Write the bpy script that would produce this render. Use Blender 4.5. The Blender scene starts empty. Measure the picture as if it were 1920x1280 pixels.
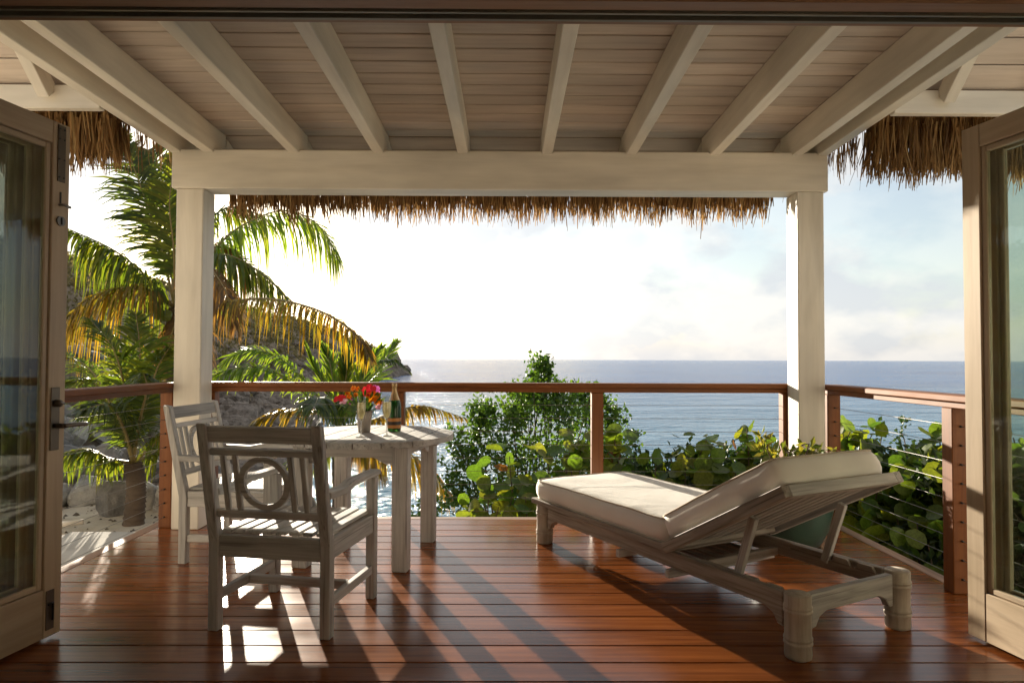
import bpy, bmesh, math, random
from mathutils import Vector, Matrix, noise
import numpy as np
R = math.radians
rnd = random.Random(7)
C = bpy.context.scene.collection
scn = bpy.context.scene

# ------------------------------------------------------------------ camera
EYE = Vector((0, 0, 1.23)); FPX = 1280.0
PITCH, YAW, ROLL = math.atan(33.6/1280), 0.007, 0.0036
Fv = Vector((math.sin(YAW)*math.cos(PITCH), math.cos(YAW)*math.cos(PITCH), math.sin(PITCH)))
R0 = Vector((math.cos(YAW), -math.sin(YAW), 0)); U0 = R0.cross(Fv)
Rv = R0*math.cos(ROLL)+U0*math.sin(ROLL); Uv = U0*math.cos(ROLL)-R0*math.sin(ROLL)
cam = bpy.data.cameras.new('camera'); cam.sensor_width = 36; cam.lens = 24; cam.clip_start = .05; cam.clip_end = 80000
co = bpy.data.objects.new('camera', cam); C.objects.link(co)
m = Matrix((Rv, Uv, -Fv)).transposed().to_4x4(); m.translation = EYE; co.matrix_world = m
scn.camera = co
def at(px, py, d):      # a point at distance d in front of the camera, from its place in the 1920 px wide photograph
    return EYE + (Fv + Rv*((px-960)/FPX) - Uv*((py-640)/FPX))*d

# ------------------------------------------------------------------ sky, sun, exposure
SUN = Vector((-.391, .9057, .164)).normalized()
SUN_EL = math.asin(SUN.z); SUN_AZ = math.atan2(SUN.x, SUN.y)
w = bpy.data.worlds.new('World'); scn.world = w; w.use_nodes = True
nt = w.node_tree; N = nt.nodes; L = nt.links; N.clear()
def nd(t, **k):
    n = N.new(t)
    for a, b in k.items(): setattr(n, a, b)
    return n
out = nd('ShaderNodeOutputWorld'); bg = nd('ShaderNodeBackground')
sky = nd('ShaderNodeTexSky', sky_type='NISHITA'); sky.sun_disc = False
sky.sun_elevation = SUN_EL; sky.sun_rotation = SUN_AZ; sky.air_density = 1.0; sky.dust_density = 1.0; sky.ozone_density = 1.5
tc = nd('ShaderNodeTexCoord'); sep = nd('ShaderNodeSeparateXYZ'); L.new(tc.outputs['Generated'], sep.inputs[0])
mp = nd('ShaderNodeMapping'); mp.inputs['Scale'].default_value = (1, 1, 1.9); mp.inputs['Location'].default_value = (3.1, 1.7, .35)
L.new(tc.outputs['Generated'], mp.inputs[0])
n1 = nd('ShaderNodeTexNoise'); n1.inputs['Scale'].default_value = 3.6; n1.inputs['Detail'].default_value = 9; n1.inputs['Roughness'].default_value = .52; n1.inputs['Distortion'].default_value = .15
L.new(mp.outputs[0], n1.inputs['Vector'])
cr = nd('ShaderNodeValToRGB'); cr.color_ramp.elements[0].position = .46; cr.color_ramp.elements[1].position = .55
L.new(n1.outputs['Fac'], cr.inputs[0])
# cloud shading: the same billows, lighter where thick
n2 = nd('ShaderNodeTexNoise'); n2.inputs['Scale'].default_value = 8.5; n2.inputs['Detail'].default_value = 8; n2.inputs['Roughness'].default_value = .5
mp2 = nd('ShaderNodeMapping'); mp2.inputs['Scale'].default_value = (1, 1, 1.9); mp2.inputs['Location'].default_value = (3.15, 1.65, .40)
L.new(tc.outputs['Generated'], mp2.inputs[0]); L.new(mp2.outputs[0], n2.inputs['Vector'])
cs = nd('ShaderNodeValToRGB'); cs.color_ramp.elements[0].position = .42; cs.color_ramp.elements[1].position = .57
cs.color_ramp.elements[0].color = (1.16, 1.21, 1.28, 1); cs.color_ramp.elements[1].color = (1.50, 1.47, 1.43, 1)
L.new(n2.outputs['Fac'], cs.inputs[0])
# clouds take the light of the sky around them (whiter, a little brighter than it)
bw = nd('ShaderNodeRGBToBW'); L.new(sky.outputs[0], bw.inputs[0])
cm = nd('ShaderNodeVectorMath', operation='SCALE'); L.new(cs.outputs[0], cm.inputs[0])
mul = nd('ShaderNodeMath', operation='MULTIPLY_ADD'); L.new(bw.outputs[0], mul.inputs[0]); mul.inputs[1].default_value = .10; mul.inputs[2].default_value = 2.35
L.new(mul.outputs[0], cm.inputs['Scale'])
mix = nd('ShaderNodeMix', data_type='RGBA'); L.new(sky.outputs[0], mix.inputs['A']); L.new(cm.outputs[0], mix.inputs['B'])
fade = nd('ShaderNodeMapRange'); fade.inputs['From Min'].default_value = -.02; fade.inputs['From Max'].default_value = .12; fade.inputs['To Min'].default_value = .42; fade.inputs['To Max'].default_value = .42
L.new(sep.outputs['Z'], fade.inputs[0])
mf = nd('ShaderNodeMath', operation='MULTIPLY'); mf.operation = 'MULTIPLY_ADD'; L.new(cr.outputs[0], mf.inputs[0]); L.new(fade.outputs[0], mf.inputs[1]); mf.inputs[2].default_value = .50   # a thin veil everywhere
hz = nd('ShaderNodeMapRange'); hz.interpolation_type = 'SMOOTHSTEP'; hz.inputs['From Min'].default_value = .0; hz.inputs['From Max'].default_value = .13; hz.inputs['To Min'].default_value = .93; hz.inputs['To Max'].default_value = 0
L.new(sep.outputs['Z'], hz.inputs[0])
mx = nd('ShaderNodeMath', operation='MAXIMUM'); L.new(mf.outputs[0], mx.inputs[0]); L.new(hz.outputs[0], mx.inputs[1])
L.new(mx.outputs[0], mix.inputs['Factor'])
L.new(mix.outputs['Result'], bg.inputs[0]); bg.inputs['Strength'].default_value = .085
L.new(bg.outputs[0], out.inputs[0])

sl = bpy.data.lights.new('sun', 'SUN'); sl.energy = 5.0; sl.angle = R(.53); sl.color = (1, .885, .71)
so = bpy.data.objects.new('sun', sl); C.objects.link(so); so.location = SUN*30+Vector((0, 0, 5)); so.rotation_euler = (-SUN).to_track_quat('-Z', 'Y').to_euler()
scn.view_settings.view_transform = 'Standard'; scn.view_settings.look = 'None'; scn.view_settings.exposure = 1.45; scn.view_settings.gamma = 1
scn.view_settings.use_curve_mapping = False
scn.render.engine = 'CYCLES'; scn.cycles.use_denoising = True; scn.cycles.max_bounces = 10; scn.cycles.diffuse_bounces = 6; scn.cycles.transparent_max_bounces = 24
scn.cycles.sample_clamp_indirect = 8

# ------------------------------------------------------------------ materials
def mat(name):
    x = bpy.data.materials.new(name); x.use_nodes = True
    t = x.node_tree; return x, t, t.nodes['Principled BSDF'], t.nodes['Material Output']
def node(t, typ, ins=None, **k):
    n = t.nodes.new(typ)
    for a, b in k.items(): setattr(n, a, b)
    for a, b in (ins or {}).items():
        if isinstance(b, bpy.types.NodeSocket): t.links.new(b, n.inputs[a])
        else: n.inputs[a].default_value = b
    return n
def ramp(t, fac, stops):
    n = t.nodes.new('ShaderNodeValToRGB'); t.links.new(fac, n.inputs[0]); e = n.color_ramp.elements
    while len(e) < len(stops): e.new(.5)
    for q, (p, c) in zip(e, stops): q.position = p; q.color = (*c, 1)
    return n.outputs[0]
def coords(t, scale, randomise=True):
    tcn = node(t, 'ShaderNodeTexCoord'); v = tcn.outputs['Object']
    if randomise:
        oi = node(t, 'ShaderNodeObjectInfo')
        off = node(t, 'ShaderNodeVectorMath', {0: (37.1, 21.7, 53.3)}, operation='SCALE'); t.links.new(oi.outputs['Random'], off.inputs['Scale'])
        v = node(t, 'ShaderNodeVectorMath', {0: v, 1: off.outputs[0]}, operation='ADD').outputs[0]
    return node(t, 'ShaderNodeVectorMath', {0: v, 1: scale}, operation='MULTIPLY').outputs[0]
def wood(name, c0, c1, c2, rough=.5, grain=(2.2, 38, 38), bump=.15, spread=.35, coat=0, roughvar=.12, crack=0, spec=.5):
    x, t, b, o = mat(name)
    v = coords(t, grain)
    n = node(t, 'ShaderNodeTexNoise', {'Vector': v, 'Scale': 1.0, 'Detail': 6, 'Roughness': .62, 'Distortion': .4})
    v2 = coords(t, (1.3, 5, 5)); n2 = node(t, 'ShaderNodeTexNoise', {'Vector': v2, 'Scale': 1.0, 'Detail': 3})
    col = ramp(t, n.outputs[0], [(.28, c0), (.5, c1), (.74, c2)])
    oi = node(t, 'ShaderNodeObjectInfo')
    val = node(t, 'ShaderNodeMapRange', {0: oi.outputs['Random'], 3: 1-spread, 4: 1+spread}).outputs[0]
    val2 = node(t, 'ShaderNodeMapRange', {0: n2.outputs[0], 1: .3, 2: .7, 3: .82, 4: 1.15}).outputs[0]
    vm = node(t, 'ShaderNodeMath', {0: val, 1: val2}, operation='MULTIPLY').outputs[0]
    if crack:
        vc = coords(t, (1.6, 70, 70)); nc = node(t, 'ShaderNodeTexNoise', {'Vector': vc, 'Scale': 1.0, 'Detail': 2})
        ck = node(t, 'ShaderNodeMapRange', {0: nc.outputs[0], 1: .30, 2: .40, 3: 1-crack, 4: 1}).outputs[0]
        vm = node(t, 'ShaderNodeMath', {0: vm, 1: ck}, operation='MULTIPLY').outputs[0]
    cc = node(t, 'ShaderNodeVectorMath', {0: col}, operation='SCALE'); t.links.new(vm, cc.inputs['Scale'])
    t.links.new(cc.outputs[0], b.inputs['Base Color'])
    rr = node(t, 'ShaderNodeMapRange', {0: n2.outputs[0], 1: .3, 2: .7, 3: rough-roughvar, 4: rough+roughvar}).outputs[0]
    t.links.new(rr, b.inputs['Roughness']); b.inputs['Specular IOR Level'].default_value = spec
    bp = node(t, 'ShaderNodeBump', {'Strength': bump, 'Distance': .004, 'Height': n.outputs[0]}); t.links.new(bp.outputs[0], b.inputs['Normal'])
    if coat: b.inputs['Coat Weight'].default_value = coat; b.inputs['Coat Roughness'].default_value = .2
    return x
def plain(name, c, rough=.5, metal=0, bump=0, bscale=40, spec=.5, var=.12):
    x, t, b, o = mat(name)
    v = coords(t, (1, 1, 1)); n = node(t, 'ShaderNodeTexNoise', {'Vector': v, 'Scale': bscale, 'Detail': 5})
    n2 = node(t, 'ShaderNodeTexNoise', {'Vector': v, 'Scale': 3.0, 'Detail': 4})
    k = node(t, 'ShaderNodeMapRange', {0: n2.outputs[0], 1: .3, 2: .7, 3: 1-var, 4: 1+var}).outputs[0]
    cc = node(t, 'ShaderNodeVectorMath', {0: c}, operation='SCALE'); t.links.new(k, cc.inputs['Scale'])
    t.links.new(cc.outputs[0], b.inputs['Base Color']); b.inputs['Roughness'].default_value = rough; b.inputs['Metallic'].default_value = metal
    b.inputs['Specular IOR Level'].default_value = spec
    if bump:
        bp = node(t, 'ShaderNodeBump', {'Strength': bump, 'Distance': .01, 'Height': n.outputs[0]}); t.links.new(bp.outputs[0], b.inputs['Normal'])
    return x
def leafmat(name, cols, trans=.45, tcol=None, rough=.45, island=True, spec=.4):
    x, t, b, o = mat(name)
    if island: f = node(t, 'ShaderNodeNewGeometry').outputs['Random Per Island']
    else: f = node(t, 'ShaderNodeObjectInfo').outputs['Random']
    col = ramp(t, f, [(i/(len(cols)-1) if len(cols) > 1 else 0, c) for i, c in enumerate(cols)])
    v = coords(t, (1, 1, 1), False); n = node(t, 'ShaderNodeTexNoise', {'Vector': v, 'Scale': 9.0, 'Detail': 4})
    k = node(t, 'ShaderNodeMapRange', {0: n.outputs[0], 1: .3, 2: .7, 3: .7, 4: 1.3}).outputs[0]
    cc = node(t, 'ShaderNodeVectorMath', {0: col}, operation='SCALE'); t.links.new(k, cc.inputs['Scale'])
    t.links.new(cc.outputs[0], b.inputs['Base Color']); b.inputs['Roughness'].default_value = rough; b.inputs['Specular IOR Level'].default_value = spec
    tr = node(t, 'ShaderNodeBsdfTranslucent')
    tm = node(t, 'ShaderNodeVectorMath', {0: cc.outputs[0], 1: tcol or (2.2, 2.0, .7)}, operation='MULTIPLY'); t.links.new(tm.outputs[0], tr.inputs[0])
    ms = node(t, 'ShaderNodeMixShader', {0: trans, 1: b.outputs[0], 2: tr.outputs[0]}); t.links.new(ms.outputs[0], o.inputs[0])
    return x

M = {}
M['deck'] = wood('deck_hardwood', (.125, .034, .008), (.215, .063, .014), (.305, .098, .025), rough=.22, grain=(1.6, 30, 30), bump=.06, spread=.22, roughvar=.04, spec=.55)
M['rail'] = wood('rail_hardwood', (.125, .039, .010), (.185, .061, .015), (.24, .085, .022), rough=.52, grain=(1.6, 34, 34), bump=.10, spread=.12, spec=.3)
M['trim'] = wood('trim_hardwood', (.20, .105, .06), (.30, .17, .105), (.38, .24, .16), rough=.5, spread=.1)
M['paint'] = wood('cream_painted_wood', (.63, .575, .475), (.70, .645, .545), (.745, .695, .595), rough=.48, grain=(1.0, 14, 14), bump=.04, spread=.03, roughvar=.06)
M['plank'] = wood('limewashed_plank', (.455, .375, .305), (.52, .44, .365), (.57, .49, .41), rough=.62, grain=(1.6, 26, 26), bump=.10, spread=.11)
M['door'] = wood('limed_door_wood', (.40, .30, .20), (.46, .355, .24), (.51, .405, .28), rough=.45, grain=(1.6, 30, 30), bump=.08, spread=.08)
M['header'] = wood('header_wood', (.22, .125, .07), (.31, .18, .105), (.38, .24, .15), rough=.5, spread=.1)
M['teak'] = wood('weathered_teak', (.30, .29, .27), (.48, .465, .44), (.61, .595, .565), rough=.68, grain=(2.6, 46, 46), bump=.35, spread=.16, crack=.45, spec=.3)
M['teak_dark'] = wood('weathered_teak_dark', (.18, .15, .12), (.34, .30, .25), (.48, .435, .375), rough=.68, grain=(2.4, 44, 44), bump=.4, spread=.14, crack=.5, spec=.3)  # darker teak tone for parts of the lounger frame
M['teak_leg'] = wood('weathered_teak_turned', (.33, .285, .225), (.46, .405, .33), (.56, .505, .425), rough=.68, grain=(34, 34, 2.6), bump=.25, spread=.08, spec=.3)
M['bronze'] = plain('bronze', (.14, .115, .09), .38, .85, .05)
M['steel'] = plain('steel_cable', (.26, .25, .24), .5, .8)
M['dark'] = plain('dark_track', (.02, .02, .018), .5)
M['alum'] = plain('track_metal', (.22, .21, .17), .4, .6)
M['wall'] = plain('painted_wall', (.72, .68, .60), .7, 0, .1, 60)
M['inner_floor'] = plain('inner_floor', (.20, .07, .028), .35)
M['canvas'] = plain('canvas', (.88, .855, .795), .9, 0, .12, 380, .15, .05)
t = M['canvas'].node_tree; b = t.nodes['Principled BSDF']; wv_ = node(t, 'ShaderNodeTexNoise', {'Vector': coords(t, (1, 1.6, 1)), 'Scale': 5.5, 'Detail': 3, 'Distortion': 1.2})
t.links.new(node(t, 'ShaderNodeBump', {'Strength': .14, 'Distance': .022, 'Height': wv_.outputs[0], 'Normal': b.inputs['Normal'].links[0].from_socket}).outputs[0], b.inputs['Normal'])
M['piping'] = plain('canvas_piping', (.56, .50, .41), .9, 0, .05, 300, .15)
M['pot'] = plain('green_glaze', (.055, .105, .08), .28, 0, .08, 14, .6, .4)
M['soil'] = plain('soil', (.06, .04, .025), .95, 0, .5, 30, .1)
M['vase'] = plain('taupe_ceramic', (.36, .31, .26), .4, 0, .05)
M['label'] = plain('orange_label', (.60, .24, .05), .4)
M['label_dark'] = plain('dark_label', (.035, .02, .012), .4)
M['foil'] = plain('gold_foil', (.62, .42, .20), .35, .7, .3, 90)
M['rope'] = plain('hose', (.62, .56, .48), .6)
M['frond'] = leafmat('frond_green', [(.045, .085, .012), (.09, .13, .018), (.15, .16, .02), (.07, .11, .015)], .5)
M['frond_fresh'] = leafmat('frond_fresh', [(.09, .16, .02), (.14, .21, .03), (.19, .22, .035)], .55)
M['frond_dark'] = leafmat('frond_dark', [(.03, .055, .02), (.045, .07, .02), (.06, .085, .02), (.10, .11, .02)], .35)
M['frond_gold'] = leafmat('frond_gold', [(.26, .155, .02), (.15, .13, .018), (.30, .19, .02), (.12, .12, .02), (.19, .10, .02), (.09, .10, .018)], .5, (2.0, 1.75, .7))
M['frond_dry'] = leafmat('frond_dry', [(.16, .10, .045), (.22, .13, .04), (.10, .065, .035), (.28, .15, .03)], .4, (1.7, 1.5, .8))
M['rachis'] = plain('palm_rachis', (.22, .17, .06), .5)
M['trunk'] = plain('palm_trunk', (.11, .082, .06), .9, 0, 1.0, 22, .2, .35)
M['bark'] = plain('bark', (.12, .09, .065), .9, 0, .8, 20, .2, .3)
M['coconut'] = plain('coconut', (.13, .16, .03), .4)
M['shrub'] = leafmat('shrub_leaf', [(.028, .075, .014), (.05, .11, .018), (.085, .15, .024), (.036, .085, .016)], .4, (2.0, 1.9, .6))
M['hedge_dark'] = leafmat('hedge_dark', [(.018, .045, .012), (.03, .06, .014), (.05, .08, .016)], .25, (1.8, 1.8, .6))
M['croton'] = leafmat('croton_leaf', [(.08, .14, .02), (.20, .21, .03), (.30, .27, .05), (.06, .11, .02), (.12, .10, .03), (.10, .16, .025)], .4, (1.5, 1.4, .6))
M['grape'] = leafmat('grape_leaf', [(.05, .11, .022), (.08, .145, .026), (.135, .17, .028), (.045, .095, .022), (.16, .175, .035), (.065, .125, .024)], .42, (2.1, 1.9, .5), island=False)
M['grape_red'] = leafmat('grape_leaf_red', [(.16, .06, .02), (.15, .09, .02)], .4, (1.7, 1.4, .6), island=False)
M['scrub'] = leafmat('scrub_leaf', [(.19, .155, .07), (.25, .195, .095), (.14, .13, .055), (.29, .225, .125)], .25, (1.3, 1.3, .8), rough=.9, spec=.1)
M['red'] = leafmat('petal_red', [(.55, .02, .03), (.62, .03, .05)], .35, (1.3, .8, .8))
M['orange'] = leafmat('petal_orange', [(.85, .24, .01), (.90, .33, .01)], .35, (1.2, 1.1, .6))
M['pink'] = leafmat('petal_pink', [(.55, .14, .42), (.60, .18, .50)], .35, (1.2, .9, 1.1))
M['magenta'] = leafmat('petal_magenta', [(.40, .01, .14)], .35, (1.3, .8, 1.0))

def thatchmat():
    x, t, b, o = mat('thatch_strand')
    f = node(t, 'ShaderNodeNewGeometry').outputs['Random Per Island']
    col = ramp(t, f, [(0, (.11, .056, .022)), (.35, (.22, .118, .042)), (.7, (.36, .20, .074)), (1, (.48, .32, .14))])
    t.links.new(col, b.inputs['Base Color']); b.inputs['Roughness'].default_value = .75; b.inputs['Specular IOR Level'].default_value = .25
    tr = node(t, 'ShaderNodeBsdfTranslucent'); t.links.new(col, tr.inputs[0])
    ms = node(t, 'ShaderNodeMixShader', {0: .35, 1: b.outputs[0], 2: tr.outputs[0]}); t.links.new(ms.outputs[0], o.inputs[0])
    return x
M['thatch'] = thatchmat()
def glassmat(name, tint, rough=0.0, base=.045):
    x, t, b, o = mat(name); t.nodes.remove(b)
    tr = node(t, 'ShaderNodeBsdfTransparent'); tr.inputs[0].default_value = (*tint, 1)
    gl = node(t, 'ShaderNodeBsdfGlossy', {'Roughness': rough}); lw = node(t, 'ShaderNodeLayerWeight', {'Blend': .5})
    p5 = node(t, 'ShaderNodeMath', {0: lw.outputs['Facing'], 1: 5.0}, operation='POWER')      # Schlick, the same from both sides
    k = node(t, 'ShaderNodeMath', {0: p5.outputs[0], 1: .95, 2: base}, operation='MULTIPLY_ADD'); k.use_clamp = True
    ms = node(t, 'ShaderNodeMixShader', {0: k.outputs[0], 1: tr.outputs[0], 2: gl.outputs[0]}); t.links.new(ms.outputs[0], o.inputs[0])
    return x
M['pane'] = glassmat('window_glass', (.86, .90, .86))
x, t, b, o = mat('darkening_screen'); b.inputs['Base Color'].default_value = (.03, .03, .028, 1); b.inputs['Roughness'].default_value = .7  # invented half-transparent dark sheet that darkens the view through the left door
M['screen'] = x; t.links.new(node(t, 'ShaderNodeMixShader', {0: .42, 1: b.outputs[0], 2: node(t, 'ShaderNodeBsdfTransparent').outputs[0]}).outputs[0], o.inputs[0])
M['flute'] = glassmat('flute_glass', (.95, .96, .94), .03, .07)
M['flute_stem'] = glassmat('flute_stem_glass', (.90, .91, .90), .05, .38)
def solidglass(name, c, rough=.02, trans=1.0):
    x, t, b, o = mat(name); b.inputs['Base Color'].default_value = (*c, 1); b.inputs['Transmission Weight'].default_value = trans; b.inputs['Roughness'].default_value = rough; b.inputs['IOR'].default_value = 1.4
    return x
M['wine'] = leafmat('sparkling_wine', [(.95, .80, .36)], .7, (1.05, 1.0, .8), rough=.1)
M['bottle'] = solidglass('green_bottle', (.03, .12, .02), .04, .75)

def rockmat(name, k):
    x, t, b, o = mat(name)
    v = coords(t, (1, 1, 1)); n = node(t, 'ShaderNodeTexNoise', {'Vector': v, 'Scale': 3.0, 'Detail': 10, 'Roughness': .72})
    col = ramp(t, n.outputs[0], [(.33, tuple(.22*q for q in k)), (.43, tuple(.62*q for q in k)), (.55, tuple(.9*q for q in k)), (.68, tuple(1.15*q for q in k))])
    rv = node(t, 'ShaderNodeMapRange', {0: node(t, 'ShaderNodeObjectInfo').outputs['Random'], 3: .45, 4: 1.15}).outputs[0]
    sc_ = node(t, 'ShaderNodeVectorMath', {0: col}, operation='SCALE'); t.links.new(rv, sc_.inputs['Scale']); col = sc_.outputs[0]
    t.links.new(col, b.inputs['Base Color']); b.inputs['Roughness'].default_value = .9; b.inputs['Specular IOR Level'].default_value = .2
    n2 = node(t, 'ShaderNodeTexNoise', {'Vector': v, 'Scale': 5.0, 'Detail': 10, 'Roughness': .72})
    bp = node(t, 'ShaderNodeBump', {'Strength': .9, 'Distance': .10, 'Height': n2.outputs[0]}); t.links.new(bp.outputs[0], b.inputs['Normal'])
    return x
M['rock'] = rockmat('rock', (.56, .53, .49))
M['brown_rock'] = rockmat('brown_rock', (.33, .265, .21))
def groundmat(name, stops, s1, s2, bump, dist):
    x, t, b, o = mat(name)
    v = node(t, 'ShaderNodeTexCoord').outputs['Object']
    n = node(t, 'ShaderNodeTexNoise', {'Vector': v, 'Scale': s1, 'Detail': 9, 'Roughness': .62})
    col = ramp(t, n.outputs[0], stops); t.links.new(col, b.inputs['Base Color']); b.inputs['Roughness'].default_value = .95; b.inputs['Specular IOR Level'].default_value = .1
    n2 = node(t, 'ShaderNodeTexNoise', {'Vector': v, 'Scale': s2, 'Detail': 8, 'Roughness': .65})
    bp = node(t, 'ShaderNodeBump', {'Strength': bump, 'Distance': dist, 'Height': n2.outputs[0]}); t.links.new(bp.outputs[0], b.inputs['Normal'])
    return x
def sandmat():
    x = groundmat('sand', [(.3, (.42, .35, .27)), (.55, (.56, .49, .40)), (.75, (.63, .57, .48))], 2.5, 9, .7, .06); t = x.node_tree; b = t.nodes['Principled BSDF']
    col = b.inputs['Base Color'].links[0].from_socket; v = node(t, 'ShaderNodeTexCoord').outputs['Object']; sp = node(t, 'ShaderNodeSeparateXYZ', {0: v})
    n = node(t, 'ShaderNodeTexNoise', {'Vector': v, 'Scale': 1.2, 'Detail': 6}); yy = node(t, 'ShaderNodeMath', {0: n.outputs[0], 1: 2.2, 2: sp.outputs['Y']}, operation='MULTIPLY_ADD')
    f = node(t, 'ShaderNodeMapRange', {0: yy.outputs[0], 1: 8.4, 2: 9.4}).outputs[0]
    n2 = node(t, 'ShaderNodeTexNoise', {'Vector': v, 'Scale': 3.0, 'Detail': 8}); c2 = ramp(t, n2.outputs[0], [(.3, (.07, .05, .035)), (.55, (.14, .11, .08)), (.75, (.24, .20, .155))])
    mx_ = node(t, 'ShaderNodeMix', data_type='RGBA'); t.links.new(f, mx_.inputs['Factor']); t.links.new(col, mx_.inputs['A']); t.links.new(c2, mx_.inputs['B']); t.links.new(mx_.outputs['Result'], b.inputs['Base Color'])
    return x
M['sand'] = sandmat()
M['sand_plain'] = groundmat('sand', [(.3, (.42, .35, .27)), (.55, (.56, .49, .40)), (.75, (.63, .57, .48))], 2.5, 9, .7, .06)
M['concrete'] = groundmat('pale_concrete', [(.3, (.44, .42, .38)), (.6, (.56, .54, .49)), (.8, (.62, .60, .55))], 3, 25, .25, .01)
M['hill'] = groundmat('hill_soil', [(.3, (.19, .145, .095)), (.5, (.29, .225, .155)), (.7, (.38, .305, .22))], .35, .9, 1.0, .5)
def seamat():
    x, t, b, o = mat('sea_water')
    v = node(t, 'ShaderNodeTexCoord').outputs['Object']
    a = node(t, 'ShaderNodeMapping', {'Vector': v, 'Scale': (.55, 1, 1), 'Rotation': (0, 0, .25)}).outputs[0]
    big = node(t, 'ShaderNodeTexNoise', {'Vector': a, 'Scale': .09, 'Detail': 3, 'Roughness': .5})
    mid = node(t, 'ShaderNodeTexNoise', {'Vector': a, 'Scale': .42, 'Detail': 5, 'Roughness': .6, 'Distortion': .3})
    sm = node(t, 'ShaderNodeTexNoise', {'Vector': a, 'Scale': 2.1, 'Detail': 4, 'Roughness': .6})
    s1 = node(t, 'ShaderNodeMath', {0: big.outputs[0], 1: 2.8, 2: 0}, operation='MULTIPLY_ADD').outputs[0]
    s2 = node(t, 'ShaderNodeMath', {0: mid.outputs[0], 1: 1.5, 2: s1}, operation='MULTIPLY_ADD').outputs[0]
    s3 = node(t, 'ShaderNodeMath', {0: sm.outputs[0], 1: .5, 2: s2}, operation='MULTIPLY_ADD').outputs[0]
    bp = node(t, 'ShaderNodeBump', {'Strength': 1.0, 'Distance': 1.1, 'Height': s3}); t.links.new(bp.outputs[0], b.inputs['Normal'])
    pat = node(t, 'ShaderNodeTexNoise', {'Vector': v, 'Scale': .012, 'Detail': 4})
    col = ramp(t, pat.outputs[0], [(.35, (.006, .075, .25)), (.6, (.012, .11, .31))])
    sp = node(t, 'ShaderNodeSeparateXYZ', {0: v}); sh = node(t, 'ShaderNodeMapRange', {0: sp.outputs['Y'], 1: 8.0, 2: 170.0}).outputs[0]
    mx_ = node(t, 'ShaderNodeMix', data_type='RGBA'); t.links.new(sh, mx_.inputs['Factor']); mx_.inputs['A'].default_value = (.10, .27, .38, 1); t.links.new(col, mx_.inputs['B']); col = mx_.outputs['Result']   # paler over the shallows
    t.links.new(col, b.inputs['Base Color']); b.inputs['Roughness'].default_value = .14; b.inputs['IOR'].default_value = 1.33; b.inputs['Specular IOR Level'].default_value = .42
    return x
M['sea'] = seamat()

# ------------------------------------------------------------------ helpers
def tag(o, label, cat, group=None):
    o['label'] = label; o['category'] = cat
    if group: o['group'] = group
    return o
def thing(name, label, cat, loc=(0, 0, 0), rz=0, group=None):
    o = bpy.data.objects.new(name, None); C.objects.link(o); o.location = loc; o.rotation_euler = (0, 0, rz); o.empty_display_size = .1
    return tag(o, label, cat, group)
def link(name, me, parent=None, mtx=None, kind=None):
    o = bpy.data.objects.new(name, me); C.objects.link(o)
    if parent: o.parent = parent
    if mtx is not None: o.matrix_basis = mtx
    if kind: o['kind'] = kind
    return o
def mesh(name, vs, fs, ma, smooth=False):
    me = bpy.data.meshes.new(name); me.from_pydata([tuple(v) for v in vs], [], fs); me.materials.append(ma); me.update()
    if smooth: me.polygons.foreach_set('use_smooth', [True]*len(me.polygons))
    return me
def obj(name, vs, fs, ma, parent=None, smooth=False, mtx=None, kind=None):
    return link(name, mesh(name, vs, fs, ma, smooth), parent, mtx, kind)
_cache = {}
def boxmesh(l, wd, h, ma, bev):
    key = (round(l, 4), round(wd, 4), round(h, 4), ma.name, bev)
    if key in _cache: return _cache[key]
    bm = bmesh.new(); bmesh.ops.create_cube(bm, size=1)
    for v in bm.verts: v.co = Vector((v.co.x*l, v.co.y*wd, v.co.z*h))
    if bev: bmesh.ops.bevel(bm, geom=bm.edges[:], offset=min(bev, wd*.3, h*.3), segments=1, affect='EDGES', profile=.5)
    me = bpy.data.meshes.new('box'); bm.to_mesh(me); bm.free(); me.materials.append(ma); _cache[key] = me
    return me
def bar(name, ma, parent, p0, p1, wd, h, up=(0, 0, 1), bev=.003, kind=None):
    """a squared timber whose axis runs from p0 to p1, wd across, h along up"""
    p0, p1 = Vector(p0), Vector(p1); a = (p1-p0); l = a.length; a.normalize()
    u = Vector(up); u = (u - a*u.dot(a)).normalized(); s = u.cross(a)
    mtx = Matrix((a, s, u)).transposed().to_4x4(); mtx.translation = (p0+p1)/2
    return link(name, boxmesh(l, wd, h, ma, bev), parent, mtx, kind)
def prism(name, ma, parent, pts, axis, a0, a1, bev=.003, kind=None, grain=None):
    """outline pts (in the two axes other than axis) extruded from a0 to a1"""
    def P(q, a):
        if axis == 'x': return (a, q[0], q[1])
        if axis == 'y': return (q[0], a, q[1])
        return (q[0], q[1], a)
    bm = bmesh.new(); n = len(pts)
    A = [bm.verts.new(P(q, a0)) for q in pts]; B = [bm.verts.new(P(q, a1)) for q in pts]
    bm.faces.new(A); bm.faces.new(B[::-1])
    for i in range(n): bm.faces.new((A[i], B[i], B[(i+1) % n], A[(i+1) % n]))
    bmesh.ops.recalc_face_normals(bm, faces=bm.faces[:])
    if bev: bmesh.ops.bevel(bm, geom=bm.edges[:], offset=bev, segments=1, affect='EDGES')
    me = bpy.data.meshes.new(name); bm.to_mesh(me); bm.free(); me.materials.append(ma)
    grain = grain or ('y' if axis == 'x' else 'x'); q = None      # the mesh is turned so that its own x runs along the grain
    if grain == 'y': q = Matrix.Rotation(-math.pi/2, 4, 'Z')
    if grain == 'z': q = Matrix.Rotation(math.pi/2, 4, 'Y')
    if q: me.transform(q)
    return link(name, me, parent, q.inverted() if q else None, kind)
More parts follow.
